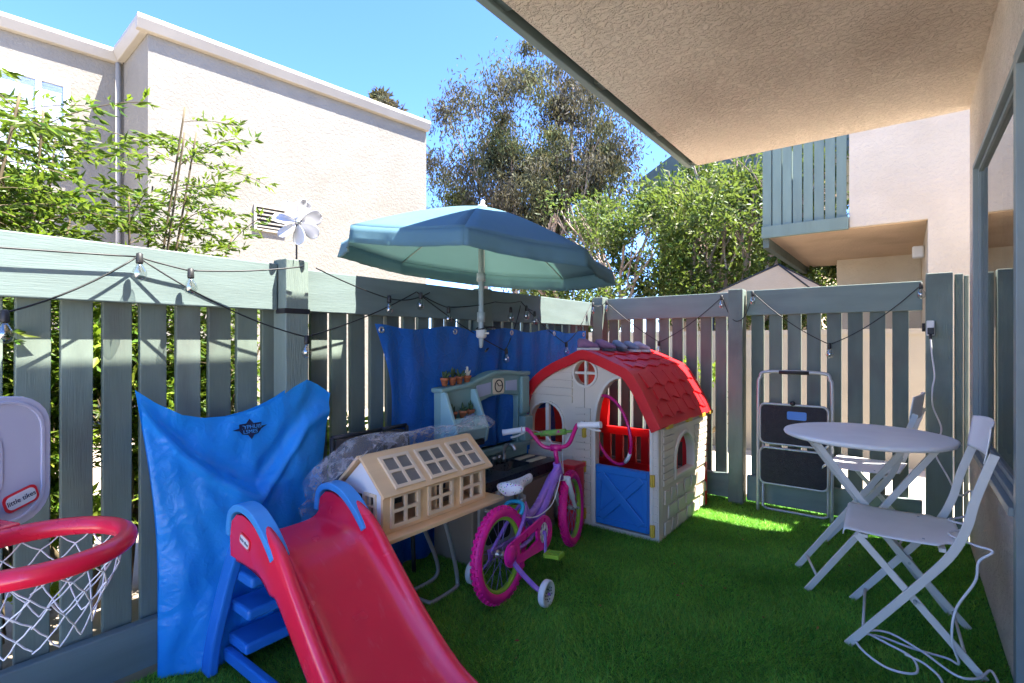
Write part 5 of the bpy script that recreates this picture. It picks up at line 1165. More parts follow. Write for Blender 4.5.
def dollhouse():
    t = thing('dollhouse', 'wooden dollhouse with paned roof and wall windows on the folding table', 'dollhouse', (-1.70, 1.6, 0.41))
    xf, xb, y0, y1, zb, ze, zr, xr = -1.60, -1.855, 1.265, 1.875, 0.428, 0.592, 0.715, -1.7275
    obj('base', MB().box((-1.875, 1.24, 0.409), (-1.545, 1.955, 0.427)), M['wood'], t, bevel=0.003)
    th = 0.012
    wins = [(1.300 + k * 0.198, 1.300 + k * 0.198 + 0.152) for k in range(3)]
    wz0, wz1 = zb + 0.018, ze - 0.014
    front = plate([[(y0, zb), (y1, zb), (y1, ze), (y0, ze)]] + [[(a + .012, wz0 + .012), (b - .012, wz0 + .012), (b - .012, wz1 - .012), (a + .012, wz1 - .012)] for a, b in wins], th, lambda u, v, w: Vector((xf - th + w, u, v)))
    obj('front_wall', front, M['wood'], t)
    def winframe(a, b, c, d, fn, bar=0.013):
        m_ = MB(); loops = [[(a, c), (b, c), (b, d), (a, d)]]
        mu, mv = (a + b) / 2, (c + d) / 2; h_ = bar / 2; e = bar * 1.1
        for (p, q) in (((a + e, c + e), (mu - h_, mv - h_)), ((mu + h_, c + e), (b - e, mv - h_)), ((a + e, mv + h_), (mu - h_, d - e)), ((mu + h_, mv + h_), (b - e, d - e))):
            loops.append([(p[0], p[1]), (q[0], p[1]), (q[0], q[1]), (p[0], q[1])])
        return plate(loops, 0.010, fn)
    for a, b in wins: obj('window', winframe(a, b, wz0, wz1, lambda u, v, w: Vector((xf - 0.001 + w, u, v))), M['wood2'], t)
    # gable ends
    gable = [(xf - th - .001, zb), (xf - th - .001, ze), (xr, zr - 0.012), (xb, ze), (xb, zb)]
    holes = [[(-1.705, zb + 0.02), (-1.645, zb + 0.02), (-1.645, zb + 0.145), (-1.705, zb + 0.145)], [(-1.83, zb + 0.01), (-1.73, zb + 0.01), (-1.73, zb + 0.14), (-1.83, zb + 0.14)]]
    sw = obj('end_wall', plate([gable] + holes, th, lambda u, v, w: Vector((u, y0 + 0.001 + w, v))), M['white'], t)
    m_ = []
    for i in range(2):
        for j in range(3): 
            u0 = -1.701 + i * 0.028; v0 = zb + 0.026 + j * 0.040; m_.append([(u0, v0), (u0 + 0.024, v0), (u0 + 0.024, v0 + 0.035), (u0, v0 + 0.035)])
    obj('window', plate([[(-1.712, zb + 0.013), (-1.638, zb + 0.013), (-1.638, zb + 0.152), (-1.712, zb + 0.152)]] + m_, 0.009, lambda u, v, w: Vector((u, y0 - 0.0075 + w, v))), M['wood2'], t)
    obj('end_wall', plate([gable, holes[1]], th, lambda u, v, w: Vector((u, y1 - 0.001 - th + w, v))), M['wood'], t)
    obj('floor', MB().box((xb, y0 + th + .002, zb), (xf - th - .002, y1 - th - .002, zb + 0.008)), M['wood'], t)
    obj('inner_wall', MB().box((xb + 0.02, 1.56, zb + 0.009), (xf - th - .003, 1.568, ze)), M['wood'], t)
    # roof slopes
    d = Vector((xf + 0.025 - xr, 0, ze - 0.017 - zr)); L = d.length; d.normalize(); nn = Vector((-d.z, 0, d.x))
    fr_ = lambda u, v, w: Vector((xr, 0, zr)) + d * v + nn * w + Vector((0, u, 0))
    rw = [(1.315 + k * 0.190, 1.315 + k * 0.190 + 0.155) for k in range(3)]
    roof = plate([[(y0 - 0.02, 0), (y1 + 0.02, 0), (y1 + 0.02, L), (y0 - 0.02, L)]], 0.012, fr_); rfo = obj('roof', roof, M['wood'], t, bevel=0.002)
    d2 = Vector((xb - 0.025 - xr, 0, ze - 0.017 - zr)).normalized(); n2 = Vector((d2.z, 0, -d2.x))
    obj('back_roof', plate([[(y0 - 0.02, 0.0), (y1 + 0.02, 0.0), (y1 + 0.02, L), (y0 - 0.02, L)]], 0.012, lambda u, v, w: Vector((xr - 0.001, 0, zr - 0.001)) + d2 * v + n2 * w + Vector((0, u, 0))), M['wood'], t)
    for a, b in rw:
        w_ = obj('roof_window', winframe(a, b, 0.028, L - 0.022, lambda u, v, w: fr_(u, v, w + 0.011)), M['wood2'], rfo)
        obj('roof_pane', plate([[(a + 0.01, 0.038), (b - 0.01, 0.038), (b - 0.01, L - 0.032), (a + 0.01, L - 0.032)]], 0.003, lambda u, v, w: fr_(u, v, w + 0.0125)), M['pane_dark'], rfo)
    # little furniture glimpsed behind the panes
    obj('toy_furniture', MB().box((-1.80, 1.34, zb + 0.009), (-1.72, 1.42, zb + 0.06)).box((-1.82, 1.34, zb + 0.061), (-1.80, 1.42, zb + 0.11)).box((-1.79, 1.63, zb + 0.009), (-1.70, 1.74, zb + 0.05)), M['kit_body'], t)
dollhouse()
def film():
    g_ = np.random.default_rng(8); ph = g_.uniform(0, 6.28, 12)
    def fn(u, v):
        y = 1.13 + 0.92 * u; 
        # v 0 = front edge just over the ridge, 1 = hanging behind
        s_ = v * 0.42
        if s_ < 0.06: x = -1.715 - s_ * 0.85 + 0.02; z = 0.712 + s_ * 0.35
        elif s_ < 0.16: x = -1.746 - (s_ - 0.06) * 0.9; z = 0.737 - (s_ - 0.06) * 0.25
        else: x = -1.836 - (s_ - 0.16) * 0.35; z = 0.712 - (s_ - 0.16) * 0.85
        e = max(0, (0.16 - u) / 0.16); z -= e * (0.075 + 0.05 * (1 - v)); x -= e * 0.10 * (1 - v)
        k = max(0, (u - 0.84) / 0.16); z += 0.045 * k * math.sin(v * 3.1) - 0.02 * k * v
        w = sum(math.sin((7 + 5 * i) * u + (4 + 3.3 * ((i * 7) % 5)) * v + ph[i]) * (0.011 / (1 + i * 0.35)) for i in range(8))
        return Vector((x + w * 0.9, y + w * 0.5, z + abs(w) * 1.1 + 0.018 + 0.02 * math.sin(u * 3.1)))
    o = obj('plastic_sheet', MB().grid(fn, 90, 44), M['film'], None, origin=(-1.8, 1.6, 0.72)); tag(o, 'crumpled sheet of clear plastic film draped over the dollhouse ridge', 'plastic sheet')
film()

# ---- bicycle
def bike():
    base = Vector((-1.452, 1.825, 0.0)); ang = rad(6)
    BM = Matrix.Translation(base) @ Matrix.Rotation(ang, 4, 'Z') @ Matrix.Rotation(rad(-4.0), 4, 'Y')
    t = thing('bicycle', "child's purple and hot pink bicycle with training wheels on the turf", 'bicycle', base)
    Rw = 0.185; RA = Rw + 0.027
    def wheel(cx, steer):
        m = BM @ Matrix.Translation((0, cx, RA - 0.004)) @ steer @ Matrix.Rotation(rad(90), 4, 'Y')
        ty = MB(); ring = [m @ Vector((Rw * math.cos(a), Rw * math.sin(a), 0)) for a in np.linspace(0, 2 * math.pi, 49)[:-1]]
        ty.tube(ring, 0.024, 12, closed=True)
        for k in range(44):
            a = 2 * math.pi * k / 44
            for off, tw in ((-0.013, .3), (0.0, 0), (0.013, -.3)):
                aa = a + (0.07 if off == 0 else 0); ca, sa = math.cos(aa), math.sin(aa); rr_ = Rw + (0.0255 if off == 0 else 0.021)
                mm = m @ Matrix.Rotation(aa, 4, 'Z') @ Matrix.Translation((rr_, 0, off)) @ Matrix.Rotation(-off * 38, 4, 'Y')
                ty.box((-0.004, -0.0075, -0.005), (0.005, 0.0075, 0.005), mm)
        wh = obj('wheel', ty, M['pink'], t)
        rm = MB()
        rm.lathe([(Rw - 0.018, -0.012), (Rw - 0.013, -0.014), (Rw - 0.030, -0.011), (Rw - 0.036, 0.0), (Rw - 0.030, 0.011), (Rw - 0.013, 0.014), (Rw - 0.018, 0.012), (Rw - 0.018, -0.012)], m, 48, caps=False)
        obj('rim', rm, M['lime'], wh)
        sp = MB()
        for k in range(20):
            a = 2 * math.pi * k / 20; s_ = 0.016 if k % 2 else -0.016; b_ = a + (0.5 if k % 4 < 2 else -0.5)
            sp.tube([m @ Vector((0.014 * math.cos(b_), 0.014 * math.sin(b_), s_)), m @ Vector(((Rw - 0.034) * math.cos(a), (Rw - 0.034) * math.sin(a), 0))], 0.0013, 5, caps=False)
        obj('spokes', sp, M['spoke'], wh)
        obj('hub', MB().lathe([(0.008, -0.045), (0.008, -0.02), (0.018, -0.018), (0.018, -0.014), (0.013, -0.012), (0.013, 0.012), (0.018, 0.014), (0.018, 0.018), (0.008, 0.02), (0.008, 0.045)], m, 14), M['steel'], wh)
    steer = Matrix.Rotation(rad(10), 4, 'Z')
    FW = 0.77
    wheel(0, Matrix.Identity(4)); wheel(FW, steer)
    P_ = lambda x, y, z: BM @ Vector((x, y, z))
    HT = (0, 0.615, 0.50); HBm = (0, 0.645, 0.405); BB = (0, 0.315, 0.215); ST = (0, 0.215, 0.405); RX = (0, 0, RA)
    fr_ = MB()
    fr_.tube(smoothpath([P_(0, 0.635, 0.448), P_(0, 0.56, 0.425), P_(0, 0.43, 0.325), P_(*BB)], 6), [0.024 + 0.010 * math.sin(math.pi * i / 18) for i in range(19)], 14)
    fr_.tube(smoothpath([P_(0, 0.63, 0.478), P_(0, 0.50, 0.41), P_(0, 0.35, 0.325), P_(0, 0.235, 0.305)], 6), 0.019, 12)
    fr_.tube([P_(*BB), P_(*ST)], 0.017, 12); fr_.tube([P_(*HBm), P_(*HT)], 0.022, 14)
    fr_.tube([P_(-0.035, 0.315, 0.215), P_(0.035, 0.315, 0.215)], 0.023, 14)
    for s_ in (-1, 1):
        fr_.tube(smoothpath([P_(s_ * 0.012, 0.29, 0.215), P_(s_ * 0.04, 0.20, 0.212), P_(s_ * 0.05, 0.0, RA)], 5), 0.0095, 10)
        fr_.tube(smoothpath([P_(s_ * 0.012, 0.225, 0.375), P_(s_ * 0.04, 0.15, 0.315), P_(s_ * 0.05, 0.0, RA)], 5), 0.009, 10)
    obj('frame', fr_, M['purple'], t)
    obj('seat_post', MB().tube([P_(*ST), P_(0, 0.195, 0.465)], 0.0125, 10).tube([P_(0, 0.217, 0.395), P_(0, 0.212, 0.412)], 0.022, 10), M['steel'], t)
    # saddle
    sv = MB(); n = 16; seg = 14; vs_ = []
    for i in range(n + 1):
        u = i / n; y = 0.085 + 0.225 * u; wd = 0.078 * (1 - 0.70 * min(1, max(0, (u - 0.12) / 0.55)) ** 0.8) * (0.55 + 0.45 * min(1, u / 0.10)) * (0.7 if i == n else 1); zt = 0.497 + 0.016 * (1 - u) ** 2 + 0.012 * u; hh = 0.058 - 0.018 * u
        for k in range(seg):
            a = 2 * math.pi * k / seg; vs_.append(P_(math.cos(a) * wd, y, zt - hh / 2 + math.sin(a) * hh / 2 * (1 if math.sin(a) > 0 else 1.2)))
    sv.add(vs_, [(i * seg + k, i * seg + (k + 1) % seg, (i + 1) * seg + (k + 1) % seg, (i + 1) * seg + k) for i in range(n) for k in range(seg)] + [tuple(range(seg))[::-1], tuple(n * seg + k for k in range(seg))], True)
    obj('saddle', sv, M['saddle'], t)
    # fork and handlebar turn with the steering
    SM = BM @ Matrix.Translation((0, 0.63, 0)) @ steer @ Matrix.Translation((0, -0.63, 0))
    Q = lambda x, y, z: SM @ Vector((x, y, z))
    fk = MB()
    fa = FW
    fk.tube([Q(-0.05, 0.655, 0.405), Q(0.05, 0.655, 0.405)], 0.014, 10)
    for s_ in (-1, 1): fk.tube(smoothpath([Q(s_ * 0.045, 0.653, 0.41), Q(s_ * 0.047, 0.685, 0.33), Q(s_ * 0.046, fa, RA)], 6), [0.017] * 9 + [0.011] * 4, 10)
    obj('fork', fk, M['white'], t)
    obj('stem', MB().tube([Q(0, 0.617, 0.49), Q(0, 0.60, 0.575)], 0.013, 10).tube([Q(-0.03, 0.61, 0.585), Q(0.03, 0.61, 0.585)], 0.02, 12), M['magenta'], t)
    roll = SM @ Matrix.Translation((0, 0.61, 0.585)) @ Matrix.Rotation(rad(-4), 4, 'Y') @ Matrix.Translation((0, -0.61, -0.585))
    Hh = lambda x, y, z: roll @ Vector((x, y, z))
    hb = smoothpath([Hh(-0.265, 0.555, 0.70), Hh(-0.16, 0.575, 0.705), Hh(-0.135, 0.59, 0.69), Hh(-0.085, 0.605, 0.61), Hh(-0.045, 0.61, 0.588), Hh(0, 0.61, 0.585), Hh(0.045, 0.61, 0.588), Hh(0.085, 0.605, 0.61), Hh(0.135, 0.59, 0.69), Hh(0.16, 0.575, 0.705), Hh(0.265, 0.555, 0.70)], 6)
    bar = obj('handlebar', MB().tube(hb, 0.0115, 12), M['magenta'], t)
    obj('crossbar_pad', MB().tube([Hh(-0.118, 0.597, 0.672), Hh(0.118, 0.597, 0.672)], 0.008, 8).tube([Hh(-0.075, 0.597, 0.672), Hh(0.075, 0.597, 0.672)], 0.017, 12), M['pad'], bar)
    for s_ in (-1, 1):
        obj('grip', MB().tube([Hh(s_ * 0.175, 0.572, 0.7045), Hh(s_ * 0.18, 0.571, 0.7045), Hh(s_ * 0.27, 0.554, 0.70), Hh(s_ * 0.285, 0.551, 0.70)], [0.021, 0.0165, 0.0165, 0.0185], 14), M['white'], bar)
        obj('brake_lever', MB().tube(smoothpath([Hh(s_ * 0.165, 0.59, 0.698), Hh(s_ * 0.18, 0.625, 0.685), Hh(s_ * 0.22, 0.625, 0.668), Hh(s_ * 0.265, 0.61, 0.66)], 5), 0.006, 8).tube([Hh(s_ * 0.155, 0.577, 0.704), Hh(s_ * 0.172, 0.573, 0.704)], 0.017, 10), M['white'], bar)
    cb = MB()
    for s_ in (-1, 1): cb.tube(smoothpath([Hh(s_ * 0.16, 0.60, 0.70), Hh(s_ * 0.09, 0.68, 0.66), Q(s_ * 0.02, 0.68, 0.56), Q(0.02, 0.66, 0.43)], 6), 0.003, 6)
    cb.tube(smoothpath([P_(0.03, 0.60, 0.44), P_(0.05, 0.45, 0.33), P_(0.04, 0.30, 0.30), P_(0.03, 0.17, 0.33)], 6), 0.003, 6)
    obj('brake_cable', cb, M['white'], t)
    obj('rear_brake', MB().tube(smoothpath([P_(0.05, 0.12, 0.36), P_(0.045, 0.15, 0.395), P_(0, 0.165, 0.405), P_(-0.045, 0.15, 0.395), P_(-0.05, 0.12, 0.36)], 5), 0.010, 8), M['cyan'], t)
    # pink chain guard, crank, pedals (on the right-hand side)
    Rot = Matrix.Rotation(rad(90), 4, 'Y')
    cg = MB(); mg = BM @ Matrix.Translation((0.058, 0, 0))
    o1 = [(0.315 + 0.082 * math.cos(a), 0.215 + 0.082 * math.sin(a)) for a in np.linspace(-2.0, 1.75, 22)] + [(0.05 * math.cos(a), RA + 0.052 * math.sin(a)) for a in np.linspace(1.6, 4.6, 16)]
    cg = plate([o1, circ(0.315, 0.215, 0.052, 24), [(0.070, RA + 0.030), (0.238, 0.252), (0.238, 0.200), (0.15, 0.185), (0.070, RA - 0.022)]], 0.012, lambda u, v, w: mg @ Vector((w - 0.006, u, v)))
    obj('chain_guard', cg, M['pinkgloss'], t, bevel=0.003)
    obj('sprocket', plate([circ(0.315, 0.215, 0.050, 28)] + [[(0.315 + r_ * math.cos(a + da), 0.215 + r_ * math.sin(a + da)) for r_, da in ((0.018, -.35), (0.042, -.05), (0.042, .45), (0.018, .35))] for a in np.linspace(0, 6.28, 7)[:-1]], 0.005, lambda u, v, w: BM @ Vector((0.050 + w, u, v))), M['white'], t)
    obj('crank', MB().tube([P_(-0.055, 0.315, 0.215), P_(0.07, 0.315, 0.215)], 0.010, 10).bar(P_(0.068, 0.315, 0.215), P_(0.074, 0.290, 0.125), 0.008, 0.017, (0, 1, 0)).bar(P_(-0.055, 0.315, 0.215), P_(-0.06, 0.34, 0.305), 0.008, 0.017, (0, 1, 0)), M['purple'], t, bevel=0.002)
    for s_, y, z in ((1, 0.290, 0.122), (-1, 0.34, 0.308)):
        x0 = s_ * 0.078; pm = MB(); a, b = sorted((x0, x0 + s_ * 0.085))
        pm.box((a, y - 0.033, z - 0.011), (a + 0.012, y + 0.033, z + 0.011), BM); pm.box((b - 0.012, y - 0.033, z - 0.011), (b, y + 0.033, z + 0.011), BM)
        pm.box((a + .012, y - 0.033, z - 0.010), (b - .012, y - 0.021, z + 0.010), BM); pm.box((a + .012, y + 0.021, z - 0.010), (b - .012, y + 0.033, z + 0.010), BM); pm.box((a + .012, y - 0.007, z - 0.009), (b - .012, y + 0.007, z + 0.009), BM)
        obj('pedal', pm, M['lime'], t, bevel=0.003)
    obj('hub_guard', MB().lathe([(0.0, 0.0), (0.048, 0.0), (0.046, 0.012), (0.02, 0.018), (0, 0.018)], BM @ Matrix.Translation((0.052, 0, RA)) @ Rot, 20), M['pinkgloss'], t)
    for s_, zz in ((1, 0.0), (-1, 0.0)):
        ctr = Vector((base.x + (0.185 if s_ > 0 else -0.215), base.y + 0.06 + s_ * 0.018, 0.058)); rt = 0.058
        m = Matrix.Translation(ctr) @ Matrix.Rotation(ang, 4, 'Z') @ Rot
        w_ = obj('training_wheel', MB().lathe([(0.010, -0.016), (rt - 0.006, -0.016), (rt, -0.010), (rt, 0.010), (rt - 0.006, 0.016), (rt - 0.012, 0.011), (0.010, 0.011), (0.010, -0.016)], m, 26, caps=False), M['white'], t)
        dots = MB()
        if s_ > 0:
            rg = random.Random(2)
            for k in range(16): a = k * 2.4; r_ = 0.007 + 0.0072 * math.sqrt(k); r_ = min(r_, 0.031); dots.lathe([(0.0035, 0), (0.0035, 0.0015), (0, 0.0015)], m @ Matrix.Translation((r_ * math.cos(a), r_ * math.sin(a), 0.0112)), 7)
            obj('dots', dots, M['black'], w_)
        arm = MB().ribbon(smoothpath([P_(s_ * 0.06, 0.0, RA + .01), P_(s_ * 0.066, 0.012, 0.17), ctr * 0.55 + P_(s_ * 0.07, 0.03, 0.11) * 0.45, ctr + Vector((-s_ * 0.022, 0, 0))], 5), 0.026, 0.007, (0.1, 1, 0.0)); arm.tube([ctr + Vector((-s_ * 0.025, 0, 0)), ctr + Vector((s_ * 0.018, s_ * .002, 0))], 0.006, 8)
        obj('training_wheel_arm', arm, M['purple'], t)
bike()

# ---- folding step ladder leaning on the gate
def ladder():
    t = thing('step_ladder', 'folded grey step ladder with black treads leaning on the gate', 'step ladder', (-0.6, 3.9, 0))
    xa, xb = -0.815, -0.375; Y = 3.885
    lean = lambda z: Y + 0.02 * z
    fr_ = smoothpath([(xa, lean(0), 0.004), (xa, lean(.4), 0.4), (xa, lean(.85), 0.85), (xa + 0.012, lean(.93), 0.93), (xa + 0.06, lean(.97), 0.97), (xb - 0.06, lean(.97), 0.97), (xb - 0.012, lean(.93), 0.93), (xb, lean(.85), 0.85), (xb, lean(.4), 0.4), (xb, lean(0), 0.004)], 6)
    obj('frame', MB().tube(fr_, 0.0115, 12), M['greysteel'], t)
    obj('grip', MB().tube([(xa + 0.13, lean(.97), 0.97), (xb - 0.13, lean(.97), 0.97)], 0.0145, 12), M['black'], t)
    rear = smoothpath([(xa + 0.03, lean(0) + 0.05, 0.012), (xa + 0.035, lean(.6) + .045, 0.6), (xb - 0.035, lean(.6) + .045, 0.6), (xb - 0.03, lean(0) + 0.05, 0.012)], 3)
    obj('rear_frame', MB().tube([(xa + 0.028, Y + 0.045, 0.72), (xa + 0.022, Y + 0.045, 0.03), (xa + 0.05, Y + 0.045, 0.012), (xb - 0.05, Y + 0.045, 0.012), (xb - 0.022, Y + 0.045, 0.03), (xb - 0.028, Y + 0.045, 0.72)], 0.010, 10), M['greysteel'], t)
    for (z0, z1), sticker in (((0.49, 0.745), True), ((0.215, 0.445), False)):
        fn = lambda u, v, w: Vector((u, lean(v) - 0.022 - w, v))
        tr = obj('tread', plate([rrect(xa + 0.025, z0, xb - 0.025, z1, 0.03)], 0.012, fn), M['tread'], t, bevel=0.002)
        rim_ = [fn(u, v, 0.006) for u, v in rrect(xa + 0.018, z0 - 0.007, xb - 0.018, z1 + 0.007, 0.035)]
        obj('tread_rim', MB().tube(rim_, 0.008, 8, closed=True), M['greysteel'], tr)
        if sticker: obj('sticker', plate([rrect(-0.63, 0.655, -0.515, 0.71, 0.01)], 0.0008, lambda u, v, w: fn(u, v, 0.0125 + w)), M['blue'], tr)
    obj('hinge', MB().lathe([(0.016, 0), (0.016, 0.02), (0, 0.02)], Matrix.Translation((-0.595, Y - 0.01, 0.765)) @ Matrix.Rotation(rad(90), 4, 'X'), 14), M['black'], t)
ladder()

# ---- bistro table and folding chairs
def table():
    c = Vector((-0.15, 2.98, 0)); t = thing('bistro_table', 'round pale bistro table with crossed folding legs', 'table', c)
    obj('table_top', MB().lathe([(0.0, 0.717), (0.332, 0.717), (0.343, 0.722), (0.347, 0.730), (0.343, 0.738), (0.332, 0.741), (0.0, 0.741)], Matrix.Translation(c), 72), M['white_metal'], t)
    a = rad(17); u = Vector((math.cos(a), math.sin(a), 0)); v = Vector((-u.y, u.x, 0))
    for s_, off in ((1, 0.165), (-1, 0.135)):
        for vv in (-1, 1):
            p = c + u * (s_ * 0.27) + v * vv * off + Vector((0, 0, 0.004)); q = c - u * (s_ * 0.24) + v * vv * off + Vector((0, 0, 0.716))
            obj('leg', MB().bar(p, q, 0.012, 0.027, (u * s_ * 0.7 + Vector((0, 0, 0.5)))), M['cream_metal'], t, bevel=0.002)
        obj('stretcher', MB().tube([c + u * (s_ * 0.225) - v * off + Vector((0, 0, 0.07)), c + u * (s_ * 0.225) + v * off + Vector((0, 0, 0.07))], 0.006, 8), M['cream_metal'], t)
        obj('top_rail', MB().bar(c - u * (s_ * 0.24) - v * (off + .02) + Vector((0, 0, 0.708)), c - u * (s_ * 0.24) + v * (off + .02) + Vector((0, 0, 0.708)), 0.02, 0.014), M['cream_metal'], t)
    obj('pivot', MB().tube([c - v * 0.175 + Vector((0, 0, 0.38)), c + v * 0.175 + Vector((0, 0, 0.38))], 0.006, 8), M['cream_metal'], t)
table()
def chair(label):
    """faces -x; origin on the floor under the seat centre"""
    t = thing('folding_chair', label, 'chair', (0, 0, 0), 'white folding bistro chairs')
    hw = 0.20
    seat = MB()
    out = rrect(-0.205, -hw, 0.165, hw, 0.025)
    def sf_(u, v, w):
        z = 0.448 + w - 0.010 * math.sin((u + 0.2) / 0.37 * math.pi) - (0.02 * max(0, (-0.17 - u) / 0.035) ** 2); return Vector((u, v, z))
    n = 14
    sm = MB(); xs = np.linspace(-0.212, 0.165, 20)
    def sg(u, v):
        x = -0.212 + 0.377 * u; y = (v - 0.5) * 2 * hw * (1 - 0.03 * (1 if u > .9 else 0)); e = max(0, (-0.185 - x) / 0.027)
        if u > 0.80: y *= 1 - 0.18 * min(1, (u - 0.80) / 0.06)
        return Vector((x + e * e * 0.012, y, 0.452 - 0.010 * math.sin(u * math.pi) - 0.026 * e * e))
    sm.grid(sg, 40, 16); st = obj('seat', sm, M['white_metal'], t, solid=0.004, bevel=0.0015)
    sc_ = MB()
    for x in (-0.17, 0.05):
        for y in (-0.15, 0.15): sc_.lathe([(0.005, 0), (0.004, 0.003), (0, 0.0035)], Matrix.Translation((x, y, 0.4455)), 8)
    obj('screws', sc_, M['greysteel'], st)
    for s_ in (-1, 1):
        y = s_ * 0.213
        long_ = smoothpath([(-0.185, y, 0.004), (-0.06, y, 0.17), (0.055, y, 0.325), (0.125, y, 0.43), (0.165, y * 0.985, 0.53), (0.185, y * 0.96, 0.62), (0.215, y * 0.93, 0.72), (0.238, y * 0.91, 0.79)], 5)
        obj('leg', MB().ribbon(long_, 0.009, 0.028, (0, 1, 0)), M['cream_metal'], t, bevel=0.002)
        y2 = s_ * 0.195
        obj('leg', MB().bar((0.215, y2, 0.004), (-0.155, y2, 0.435), 0.009, 0.026, (1, 0, 0.8)), M['cream_metal'], t, bevel=0.002)
        obj('pivot', MB().tube([(0.022, y2 - s_ * .006, 0.228 + .0), (0.022, y + s_ * 0.008, 0.228)], 0.006, 8), M['greysteel'], t)
    obj('stretcher', MB().tube([(-0.135, -0.21, 0.068), (-0.135, 0.21, 0.068)], 0.0055, 8), M['cream_metal'], t)
    obj('stretcher', MB().tube([(0.165, -0.19, 0.062), (0.165, 0.19, 0.062)], 0.0055, 8), M['cream_metal'], t)
    obj('seat_rail', MB().bar((-0.13, -0.20, 0.432), (-0.13, 0.20, 0.432), 0.02, 0.012).bar((0.10, -0.205, 0.432), (0.10, 0.205, 0.432), 0.02, 0.012), M['cream_metal'], t)
    bk_ = MB()
    def bg_(u, v):
        yy = (u - 0.5) * 2; z = 0.755 + 0.125 * v + 0.012 * (1 - yy * yy) * v; x = 0.222 + 0.018 * v + 0.030 * (1 - yy * yy) - 0.012
        rr = 0.205 - 0.012 * (abs(v - 0.5) * 2) ** 4
        return Vector((x, yy * rr, z))
    bk_.grid(bg_, 24, 10); obj('backrest', bk_, M['white_metal'], t, solid=0.004, bevel=0.0015)
    return t
c0 = chair('white folding bistro chair nearest the window, cable over its frame')
c0.location = (0.0, 2.59, 0); c0.rotation_euler = (0, 0, rad(2))
copy_tree(c0, (-0.17, 3.71, 0), 'white folding bistro chair behind the round table, backed by the gate', (0, 0, rad(-6)))

# ---- outlet and trailing white cable
ot = thing('power_outlet', 'small weatherproof outlet box on the gate post with a black plug', 'outlet', (0.118, 3.95, 1.24))
obj('box', MB().box((0.103, 3.938, 1.215), (0.14, 3.967, 1.305)), M['white'], ot, bevel=0.004)
obj('plug', MB().box((0.106, 3.905, 1.222), (0.137, 3.937, 1.262)).tube([(0.121, 3.918, 1.222), (0.121, 3.918, 1.195)], 0.008, 8), M['black'], ot, bevel=0.003)
cbl = smoothpath([(0.121, 3.918, 1.196), (0.127, 3.90, 1.10), (0.138, 3.89, 0.98), (0.128, 3.88, 0.90), (0.13, 3.86, 0.80), (0.165, 3.80, 0.68), (0.125, 3.55, 0.60), (0.165, 3.3, 0.52), (0.19, 3.0, 0.50), (0.22, 2.84, 0.56), (0.20, 2.78, 0.475), (0.14, 2.70, 0.465), (0.20, 2.60, 0.475), (0.13, 2.50, 0.467), (0.19, 2.40, 0.47), (0.235, 2.36, 0.47), (0.20, 2.352, 0.43), (0.19, 2.35, 0.36), (0.14, 2.345, 0.25), (0.13, 2.345, 0.14), (0.15, 2.38, 0.05), (0.12, 2.44, 0.028), (0.02, 2.44, 0.028), (-0.08, 2.46, 0.028), (-0.155, 2.42, 0.028), (-0.13, 2.32, 0.028), (-0.05, 2.24, 0.028), (0.03, 2.26, 0.03), (0.02, 2.36, 0.032), (-0.06, 2.42, 0.03), (-0.12, 2.47, 0.028), (-0.05, 2.50, 0.034), (0.05, 2.42, 0.036), (0.14, 2.33, 0.03), (0.20, 2.36, 0.028), (0.24, 2.44, 0.028), (0.25, 2.30, 0.028), (0.22, 2.2, 0.028)], 9)
tag(obj('extension_cable', MB().tube(cbl, 0.0042, 8), M['cable'], None, origin=(0.1, 2.6, 0)), 'white cable trailing from the gate post over the chair onto the turf', 'cable')
cb2 = smoothpath([(0.0, 2.36, 0.036), (0.06, 2.33, 0.035), (0.10, 2.25, 0.03), (0.06, 2.12, 0.028), (-0.02, 2.02, 0.028)], 9)
tag(obj('white_cord', MB().tube(cb2, 0.0042, 8), M['cable'], None, origin=(0.05, 2.2, 0)), 'short white cord crossing the cable coils on the turf toward the viewer', 'cord')

# ---- pinwheel on the fence post
def pinwheel():
    c = Vector((-2.085, 1.195, 1.695)); t = thing('pinwheel', 'pale metal flower pinwheel on a black rod on the fence post', 'pinwheel', (c.x, c.y, 1.535))
    obj('rod', MB().tube([(c.x - 0.012, c.y, 1.44), (c.x - 0.012, c.y, c.z)], 0.004, 8), M['black'], t)
    ax = Vector((0.80, -0.56, 0.10)).normalized(); e1 = Vector((0.57, 0.82, 0)).normalized(); e1 = (e1 - ax * e1.dot(ax)).normalized(); e2 = ax.cross(e1)
    for k in range(7):
        a = 2 * math.pi * k / 7 + 0.30; d = e1 * math.cos(a) + e2 * math.sin(a); s_ = ax.cross(d); tw = rad(38)
        sd2 = s_ * math.cos(tw) + ax * math.sin(tw); b = MB()
        def pf(u, v):
            r_ = 0.010 + 0.092 * u; w_ = 0.004 + 0.030 * math.sin(math.pi * min(0.97, u ** 1.25 * 0.86)) ** 0.8 * (1 if u < 0.9 else max(0.15, 1 - ((u - 0.9) / 0.1) ** 2 * 0.85))
            vv = (v - 0.5) * 2; return c + d * r_ + sd2 * w_ * vv + ax * (0.010 * u + 0.006 * vv * vv)
        b.grid(pf, 14, 8); obj('petal', b, M['spinner'], t, solid=0.001)
    obj('hub', MB().lathe([(0, -0.01), (0.010, -0.008), (0.010, 0.012), (0.0, 0.018)], frame_mtx(c, e1, e2), 12), M['steel'], t)
pinwheel()

